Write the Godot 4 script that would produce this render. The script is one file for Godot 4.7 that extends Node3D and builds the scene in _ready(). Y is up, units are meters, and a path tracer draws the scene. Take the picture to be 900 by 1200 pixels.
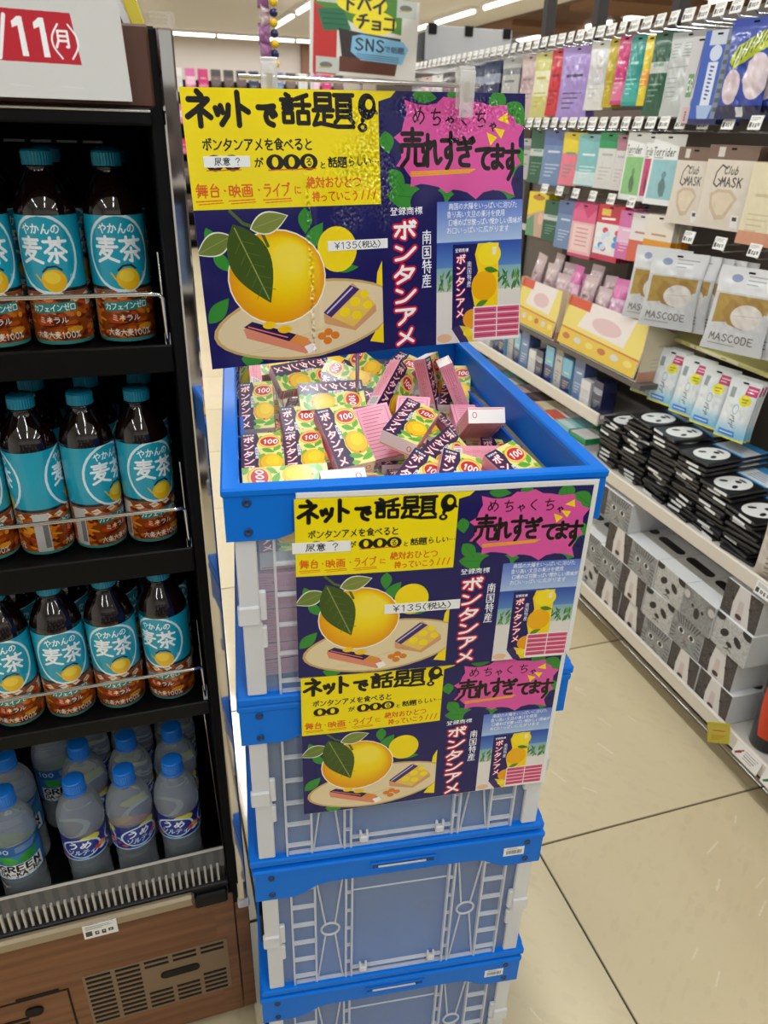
extends Node3D
# A convenience-store aisle: drink cooler on the left, a stack of folding crates full of candy boxes, a gondola on the right.
var taken := {}
var mats := {}
var meshes := {}
var tex := {}
var glyph := {}
var rng := RandomNumberGenerator.new()
# pose of the crate stack: front left upper corner and turn
const STACK_AT := Vector3(0.0495, 1.0834, -0.6201)
const STACK_TURN := -6.95

func _ready() -> void:
	rng.seed = 7
	set_camera()
	set_environment()
	make_glyphs()
	make_materials()
	build_room()
	build_ceiling_lights()
	build_cooler()
	build_drinks()
	build_crates()
	build_candy()
	build_posters()
	build_gondola()
	build_hanging_goods()
	build_shelf_goods()
	build_background()
	build_rear_shelf()

func set_camera() -> void:
	var cam := Camera3D.new()
	cam.name = "camera"
	add_child(cam)
	cam.position = Vector3(0, 1.3744, 0)
	cam.basis = Basis.from_euler(Vector3(deg_to_rad(-27.074), deg_to_rad(-18.145), deg_to_rad(1.709)), EULER_ORDER_YXZ)
	cam.fov = 68.85
	cam.near = 0.05
	cam.far = 60.0
	var look := CameraAttributesPhysical.new()
	look.frustum_focal_length = 17.52
	look.exposure_aperture = 5.6
	look.frustum_focus_distance = 0.9
	cam.attributes = look
	cam.fov = 68.85
	cam.current = true

func set_environment() -> void:
	var e := Environment.new()
	e.background_mode = Environment.BG_COLOR
	e.background_color = Color(0.02, 0.02, 0.02)
	e.tonemap_mode = Environment.TONE_MAPPER_LINEAR
	e.tonemap_exposure = 0.46
	e.sdfgi_enabled = true
	e.ssao_enabled = true
	e.ssil_enabled = true
	var w := WorldEnvironment.new()
	w.name = "environment"
	w.environment = e
	add_child(w)

# ---------------------------------------------------------------- naming and nodes
func numbered(called: String) -> String:
	var n: int = taken.get(called, 0)
	taken[called] = n + 1
	return called if n == 0 else "%s_%03d" % [called, n]

func thing(called: String, label: String, category: String, at := Transform3D(), group := "") -> Node3D:
	var o := Node3D.new()
	o.name = numbered(called)
	add_child(o)
	o.transform = at
	o.set_meta("label", label)
	o.set_meta("category", category)
	if group:
		o.set_meta("group", group)
	return o

func part(called: String, mesh: Mesh, m: Material, parent: Node3D, at := Transform3D(), label := "") -> MeshInstance3D:
	var o := MeshInstance3D.new()
	o.name = called
	o.mesh = mesh
	o.material_override = m
	parent.add_child(o, true)
	o.transform = at
	if label:
		o.set_meta("label", label)
	return o

func solo(called: String, mesh: Mesh, m: Material, label: String, category: String, at := Transform3D(), group := "") -> MeshInstance3D:
	var o := part(numbered(called), mesh, m, self, at, label)
	o.set_meta("category", category)
	if group:
		o.set_meta("group", group)
	return o

func struct(called: String, mesh: Mesh, m: Material, at := Transform3D(), label := "", category := "") -> MeshInstance3D:
	var o := part(called, mesh, m, self, at)
	o.set_meta("kind", "structure")
	if label:
		o.set_meta("label", label)
	if category:
		o.set_meta("category", category)
	return o

func copy(o: Node3D, called: String, label: String, at: Transform3D) -> Node3D:
	var c: Node3D = o.duplicate()
	c.name = numbered(called)
	add_child(c)
	c.transform = at
	c.set_meta("label", label)
	return c

func at(x: float, y: float, z: float, turn := 0.0, tilt := 0.0, roll := 0.0) -> Transform3D:
	return Transform3D(Basis.from_euler(Vector3(deg_to_rad(tilt), deg_to_rad(turn), deg_to_rad(roll)), EULER_ORDER_YXZ), Vector3(x, y, z))

# ---------------------------------------------------------------- mesh building
func tool() -> SurfaceTool:
	var st := SurfaceTool.new()
	st.begin(Mesh.PRIMITIVE_TRIANGLES)
	return st

func face(st: SurfaceTool, p: Array, out: Vector3, uv := []) -> void:
	var n: Vector3 = (p[1] - p[0]).cross(p[2] - p[0])
	if n.length() < 1e-14:
		return
	var flip := n.dot(out) > 0.0
	n = n.normalized() if flip else -n.normalized()
	for i in range(1, p.size() - 1):
		var order := [0, i + 1, i] if flip else [0, i, i + 1]
		for k in order:
			st.set_normal(n)
			if uv.size():
				st.set_uv(uv[k])
			else:
				st.set_uv(Vector2.ZERO)
			st.add_vertex(p[k])

# a box with chamfered edges
func box(st: SurfaceTool, c: Vector3, s: Vector3, ch := 0.0, b := Basis()) -> void:
	var h := s / 2.0
	ch = minf(ch, minf(h.x, minf(h.y, h.z)) * 0.9)
	var q := h - Vector3.ONE * ch
	for ax in 3:
		for sg in [-1.0, 1.0]:
			var a1 := (ax + 1) % 3
			var a2 := (ax + 2) % 3
			var pts := []
			for k in [[-1, -1], [1, -1], [1, 1], [-1, 1]]:
				var v := Vector3()
				v[ax] = sg * h[ax]
				v[a1] = k[0] * q[a1]
				v[a2] = k[1] * q[a2]
				pts.append(c + b * v)
			var o := Vector3()
			o[ax] = sg
			face(st, pts, b * o, [Vector2(0, 1), Vector2(1, 1), Vector2(1, 0), Vector2(0, 0)])
	if ch <= 0.0:
		return
	for ax in 3:
		var a1 := (ax + 1) % 3
		var a2 := (ax + 2) % 3
		for s1 in [-1.0, 1.0]:
			for s2 in [-1.0, 1.0]:
				var pts := []
				for k in [[-1.0, 0], [1.0, 0], [1.0, 1], [-1.0, 1]]:
					var v := Vector3()
					v[ax] = k[0] * q[ax]
					v[a1] = s1 * (h[a1] if k[1] == 0 else q[a1])
					v[a2] = s2 * (q[a2] if k[1] == 0 else h[a2])
					pts.append(c + b * v)
				var o := Vector3()
				o[a1] = s1
				o[a2] = s2
				face(st, pts, b * o)
	for sx in [-1.0, 1.0]:
		for sy in [-1.0, 1.0]:
			for sz in [-1.0, 1.0]:
				var s3 := Vector3(sx, sy, sz)
				face(st, [c + b * (Vector3(h.x, q.y, q.z) * s3), c + b * (Vector3(q.x, h.y, q.z) * s3), c + b * (Vector3(q.x, q.y, h.z) * s3)], b * s3)

func slab(a: Vector3, b: Vector3, ch := 0.0) -> ArrayMesh:
	var st := tool()
	box(st, (a + b) / 2.0, (b - a).abs(), ch)
	return st.commit()

# a box of one size with its own picture on each face: rects in atlas units for front, back, left, right, top, bottom
func picture_box(s: Vector3, r: Array) -> ArrayMesh:
	var st := tool()
	var h := s / 2.0
	var f := [
		[[Vector3(-h.x, h.y, h.z), Vector3(h.x, h.y, h.z), Vector3(h.x, -h.y, h.z), Vector3(-h.x, -h.y, h.z)], Vector3(0, 0, 1)],
		[[Vector3(h.x, h.y, -h.z), Vector3(-h.x, h.y, -h.z), Vector3(-h.x, -h.y, -h.z), Vector3(h.x, -h.y, -h.z)], Vector3(0, 0, -1)],
		[[Vector3(-h.x, h.y, -h.z), Vector3(-h.x, h.y, h.z), Vector3(-h.x, -h.y, h.z), Vector3(-h.x, -h.y, -h.z)], Vector3(-1, 0, 0)],
		[[Vector3(h.x, h.y, h.z), Vector3(h.x, h.y, -h.z), Vector3(h.x, -h.y, -h.z), Vector3(h.x, -h.y, h.z)], Vector3(1, 0, 0)],
		[[Vector3(-h.x, h.y, -h.z), Vector3(h.x, h.y, -h.z), Vector3(h.x, h.y, h.z), Vector3(-h.x, h.y, h.z)], Vector3(0, 1, 0)],
		[[Vector3(-h.x, -h.y, h.z), Vector3(h.x, -h.y, h.z), Vector3(h.x, -h.y, -h.z), Vector3(-h.x, -h.y, -h.z)], Vector3(0, -1, 0)]]
	for i in 6:
		var q: Rect2 = r[i]
		face(st, f[i][0], f[i][1], [q.position, q.position + Vector2(q.size.x, 0), q.end, q.position + Vector2(0, q.size.y)])
	return st.commit()

# turned shape; a doubled profile point makes a sharp edge. u runs round, v from v0 (top) to v1 (bottom) with height
func lathe(st: SurfaceTool, prof: Array, n := 28, c := Vector3.ZERO, b := Basis()) -> void:
	var lo: float = prof[0].y
	var hi: float = prof[0].y
	for p in prof:
		lo = minf(lo, p.y)
		hi = maxf(hi, p.y)
	var m := prof.size()
	var nor := []
	for i in m - 1:
		var d: Vector2 = prof[i + 1] - prof[i]
		nor.append(Vector2(d.y, -d.x).normalized() if d.length() > 1e-7 else Vector2.ZERO)
	for i in m - 1:
		if nor[i] == Vector2.ZERO:
			continue
		var na: Vector2 = nor[i]
		var nb: Vector2 = nor[i]
		if i > 0:
			na = (nor[i] + nor[i - 1]).normalized()
		if i < m - 2:
			nb = (nor[i] + nor[i + 1]).normalized()
		for k in n:
			var a0 := TAU * k / n
			var a1 := TAU * (k + 1) / n
			var v := []
			for e in [[prof[i], na, a0, k], [prof[i], na, a1, k + 1], [prof[i + 1], nb, a1, k + 1], [prof[i + 1], nb, a0, k]]:
				var dir := Vector3(sin(e[2]), 0, cos(e[2]))
				v.append([c + b * (dir * e[0].x + Vector3(0, e[0].y, 0)), b * (dir * e[1].x + Vector3(0, e[1].y, 0)), Vector2(float(e[3]) / n, (hi - e[0].y) / maxf(hi - lo, 1e-6))])
			for t in [[0, 2, 1], [0, 3, 2]]:
				for j in t:
					st.set_normal(v[j][1])
					st.set_uv(v[j][2])
					st.add_vertex(v[j][0])

func turned(prof: Array, n := 28) -> ArrayMesh:
	var st := tool()
	lathe(st, prof, n)
	return st.commit()

# round bar through points
func tube(st: SurfaceTool, pts: Array, r: float, n := 8) -> void:
	var rings := []
	var side := Vector3.ZERO
	for i in pts.size():
		var d: Vector3 = (pts[mini(i + 1, pts.size() - 1)] - pts[maxi(i - 1, 0)]).normalized()
		if side == Vector3.ZERO:
			side = d.cross(Vector3.UP if absf(d.y) < 0.9 else Vector3.RIGHT).normalized()
		side = (side - d * side.dot(d)).normalized()
		var up := d.cross(side)
		var ring := []
		for k in n:
			var dir := side * cos(TAU * k / n) + up * sin(TAU * k / n)
			ring.append([pts[i] + dir * r, dir])
		rings.append(ring)
	for i in pts.size() - 1:
		for k in n:
			var j := (k + 1) % n
			for q in [[rings[i][k], rings[i][j], rings[i + 1][j]], [rings[i][k], rings[i + 1][j], rings[i + 1][k]]]:
				var g: Vector3 = (q[1][0] - q[0][0]).cross(q[2][0] - q[0][0])
				var order := [0, 1, 2] if g.dot(q[0][1]) < 0.0 else [0, 2, 1]
				for e in order:
					st.set_normal(q[e][1])
					st.set_uv(Vector2.ZERO)
					st.add_vertex(q[e][0])
	for e in [0, pts.size() - 1]:
		var cap := []
		for k in n:
			cap.append(rings[e][k][0])
		var o: Vector3 = (pts[0] - pts[1]) if e == 0 else (pts[-1] - pts[-2])
		face(st, cap, o)

func bar(pts: Array, r: float, n := 8) -> ArrayMesh:
	var st := tool()
	tube(st, pts, r, n)
	return st.commit()

# flat outline in x,y pushed out along z (centred), put in place by b and c
func prism(st: SurfaceTool, outline: PackedVector2Array, depth: float, c := Vector3.ZERO, b := Basis()) -> void:
	var idx := Geometry2D.triangulate_polygon(outline)
	var h := depth / 2.0
	var lo := outline[0]
	var hi := outline[0]
	var area := 0.0
	for i in outline.size():
		lo = lo.min(outline[i])
		hi = hi.max(outline[i])
		area += outline[i].cross(outline[(i + 1) % outline.size()])
	for sg in [1.0, -1.0]:
		for t in range(0, idx.size(), 3):
			var p := []
			var uv := []
			for k in 3:
				var v := outline[idx[t + k]]
				p.append(c + b * Vector3(v.x, v.y, sg * h))
				uv.append(Vector2((v.x - lo.x) / (hi.x - lo.x), (hi.y - v.y) / (hi.y - lo.y)))
			face(st, p, b * Vector3(0, 0, sg), uv)
	for i in outline.size():
		var u := outline[i]
		var v := outline[(i + 1) % outline.size()]
		var o := Vector3(v.y - u.y, u.x - v.x, 0) * (1.0 if area > 0.0 else -1.0)
		face(st, [c + b * Vector3(u.x, u.y, h), c + b * Vector3(v.x, v.y, h), c + b * Vector3(v.x, v.y, -h), c + b * Vector3(u.x, u.y, -h)], b * o)

func cut(outline: Array, depth: float) -> ArrayMesh:
	var st := tool()
	prism(st, PackedVector2Array(outline), depth)
	return st.commit()

# a bent sheet: f(s, t) gives the point, s to the right and t downward
func sheet(st: SurfaceTool, f: Callable, nx: int, ny: int, thick := 0.0004) -> void:
	var pos := []
	var nor := []
	for j in ny + 1:
		for i in nx + 1:
			var s := float(i) / nx
			var t := float(j) / ny
			pos.append(f.call(s, t))
			var ds: Vector3 = f.call(minf(s + 0.01, 1.0), t) - f.call(maxf(s - 0.01, 0.0), t)
			var dt: Vector3 = f.call(s, minf(t + 0.01, 1.0)) - f.call(s, maxf(t - 0.01, 0.0))
			nor.append(dt.cross(ds).normalized())
	for side in ([1.0, -1.0] if thick > 0.0 else [1.0]):
		for j in ny:
			for i in nx:
				var q := [j * (nx + 1) + i, j * (nx + 1) + i + 1, (j + 1) * (nx + 1) + i + 1, (j + 1) * (nx + 1) + i]
				for t in ([[0, 1, 2], [0, 2, 3]] if side > 0.0 else [[0, 2, 1], [0, 3, 2]]):
					for k in t:
						var e: int = q[k]
						st.set_normal(nor[e] * side)
						st.set_uv(Vector2(float(e % (nx + 1)) / nx, float(e / (nx + 1)) / ny))
						st.add_vertex(pos[e] - (nor[e] * thick if side < 0.0 else Vector3.ZERO))
	if thick < 0.0003:
		return
	var rim := []
	for i in nx:
		rim.append([i, i + 1])
		rim.append([ny * (nx + 1) + i, ny * (nx + 1) + i + 1])
	for j in ny:
		rim.append([j * (nx + 1), (j + 1) * (nx + 1)])
		rim.append([j * (nx + 1) + nx, (j + 1) * (nx + 1) + nx])
	var mid: Vector3 = f.call(0.5, 0.5)
	for e in rim:
		var a: Vector3 = pos[e[0]]
		var b: Vector3 = pos[e[1]]
		face(st, [a, b, b - nor[e[1]] * thick, a - nor[e[0]] * thick], (a + b) / 2.0 - mid, [Vector2(0.5, 0.02), Vector2(0.5, 0.02), Vector2(0.5, 0.02), Vector2(0.5, 0.02)])

func paper(f: Callable, nx: int, ny: int, thick := 0.0004) -> ArrayMesh:
	var st := tool()
	sheet(st, f, nx, ny, thick)
	return st.commit()

# a filled bag with flat seals along its edges, facing +z, hung from its top middle
func pouch(w: float, h: float, t: float, seed_: int) -> ArrayMesh:
	var key := "pouch%.3f %.3f %.3f %d" % [w, h, t, seed_]
	if meshes.has(key):
		return meshes[key]
	var nz := FastNoiseLite.new()
	nz.seed = seed_
	nz.frequency = 34.0
	var st := tool()
	for side in [1.0, -1.0]:
		var f := func(s: float, v: float) -> Vector3:
			var a := pow(clampf(1.0 - pow(absf(2.0 * s - 1.0), 3.0), 0.0, 1.0), 0.7)
			var q := clampf((v - 0.12) / 0.82, 0.0, 1.0)
			var b := pow(clampf(1.0 - pow(absf(2.0 * q - 1.0), 3.5), 0.0, 1.0), 0.7)
			var k := nz.get_noise_3d(s * w * 1.0, v * h * 1.0, side) * 0.6 + 1.0
			var x := (s - 0.5) * w * (1.0 - 0.05 * b)
			return Vector3(x * side, -v * h, side * (0.0006 + t * 0.5 * a * b * k))
		sheet(st, f, 14, 18, 0.0)
	meshes[key] = st.commit()
	return meshes[key]

# ---------------------------------------------------------------- drawing print on textures
class Cloth:
	var im: Image
	var k: float
	var g: Dictionary
	func _init(w: int, h: int, ss: float, col: Color, glyphs: Dictionary) -> void:
		im = Image.create(int(w * ss), int(h * ss), false, Image.FORMAT_RGBA8)
		im.fill(col)
		k = ss
		g = glyphs
	func rect(x: float, y: float, w: float, h: float, c: Color) -> void:
		im.fill_rect(Rect2i(int(x * k), int(y * k), maxi(1, int(w * k)), maxi(1, int(h * k))), c)
	func poly(p: Array, c: Color) -> void:
		var lo := 1e9
		var hi := -1e9
		for v in p:
			lo = minf(lo, v.y * k)
			hi = maxf(hi, v.y * k)
		var n := p.size()
		for y in range(maxi(0, int(lo)), mini(im.get_height() - 1, int(hi)) + 1):
			var xs := []
			var yy := (y + 0.5) / k
			for i in n:
				var a: Vector2 = p[i]
				var b: Vector2 = p[(i + 1) % n]
				if (a.y <= yy) != (b.y <= yy):
					xs.append((a.x + (yy - a.y) / (b.y - a.y) * (b.x - a.x)) * k)
			xs.sort()
			for i in range(0, xs.size() - 1, 2):
				var x0 := int(round(xs[i]))
				var x1 := int(round(xs[i + 1]))
				if x1 > x0:
					im.fill_rect(Rect2i(x0, y, x1 - x0, 1), c)
	func ell(cx: float, cy: float, rx: float, ry: float, c: Color, turn := 0.0) -> void:
		var p := []
		var n := 12 if rx * k < 8.0 else 28
		for i in n:
			p.append(Vector2(cx, cy) + Vector2(cos(TAU * i / n) * rx, sin(TAU * i / n) * ry).rotated(turn))
		poly(p, c)
	func line(p: Array, w: float, c: Color) -> void:
		for i in p.size():
			ell(p[i].x, p[i].y, w / 2.0, w / 2.0, c)
			if i + 1 < p.size():
				var d: Vector2 = (p[i + 1] - p[i]).normalized().orthogonal() * w / 2.0
				poly([p[i] + d, p[i + 1] + d, p[i + 1] - d, p[i] - d], c)
	static func smooth(p: Array) -> Array:
		var o := []
		for i in p.size() - 1:
			var a: Vector2 = p[maxi(i - 1, 0)]
			var d: Vector2 = p[mini(i + 2, p.size() - 1)]
			for j in 5:
				o.append(p[i].cubic_interpolate(p[i + 1], a, d, j / 5.0))
		o.append(p[-1])
		return o
	func sign_(ch: String, x: float, y: float, sx: float, sy: float, w: float, c: Color, slant := 0.0) -> void:
		if not g.has(ch):
			return
		for s in g[ch]:
			var p := []
			for v in s:
				p.append(Vector2(x + v.x * sx + (0.5 - v.y) * sx * slant, y + v.y * sy))
			line(p, w, c)
	static func advance(ch: String) -> float:
		if ch in "()/il:":
			return 0.46
		if ch == " ":
			return 0.5
		if ch == "1":
			return 0.62
		return 0.78 if ch.unicode_at(0) < 256 else 1.0
	# text from x, y (upper left); w is the pen's width; fit > 0 squeezes the line to that length
	func text(s: String, x: float, y: float, size: float, w: float, c: Color, fit := 0.0, down := false, slant := 0.0, rise := 0.0) -> void:
		var total := 0.0
		for ch in s:
			total += 1.0 if down else advance(ch)
		var step := size * 1.04
		if fit > 0.0:
			step = fit / total
		var at := 0.0
		for ch in s:
			var a := 1.0 if down else advance(ch)
			if down:
				sign_(ch, x, y + at, size, step * 0.94, w, c, slant)
			else:
				sign_(ch, x + at, y + rise * at, step * 0.94 if fit > 0.0 else size, size, w, c, slant)
			at += step * a
	func fade(x: float, y: float, w: float, h: float, a: Color, b: Color) -> void:
		for j in int(h * k):
			im.fill_rect(Rect2i(int(x * k), int(y * k) + j, int(w * k), 1), a.lerp(b, j / (h * k)))
	func done() -> ImageTexture:
		if k > 1.0:
			im.resize(int(im.get_width() / k), int(im.get_height() / k), Image.INTERPOLATE_LANCZOS)
		im.generate_mipmaps()
		return ImageTexture.create_from_image(im)

func cloth(w: int, h: int, col: Color, ss := 2.0) -> Cloth:
	return Cloth.new(w, h, ss, col, glyph)

func rgb(r: int, g: int, b: int) -> Color:
	return Color8(r, g, b)

func v2(a: Array) -> Array:
	var o := []
	for i in range(0, a.size(), 2):
		o.append(Vector2(a[i], a[i + 1]))
	return o

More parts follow.
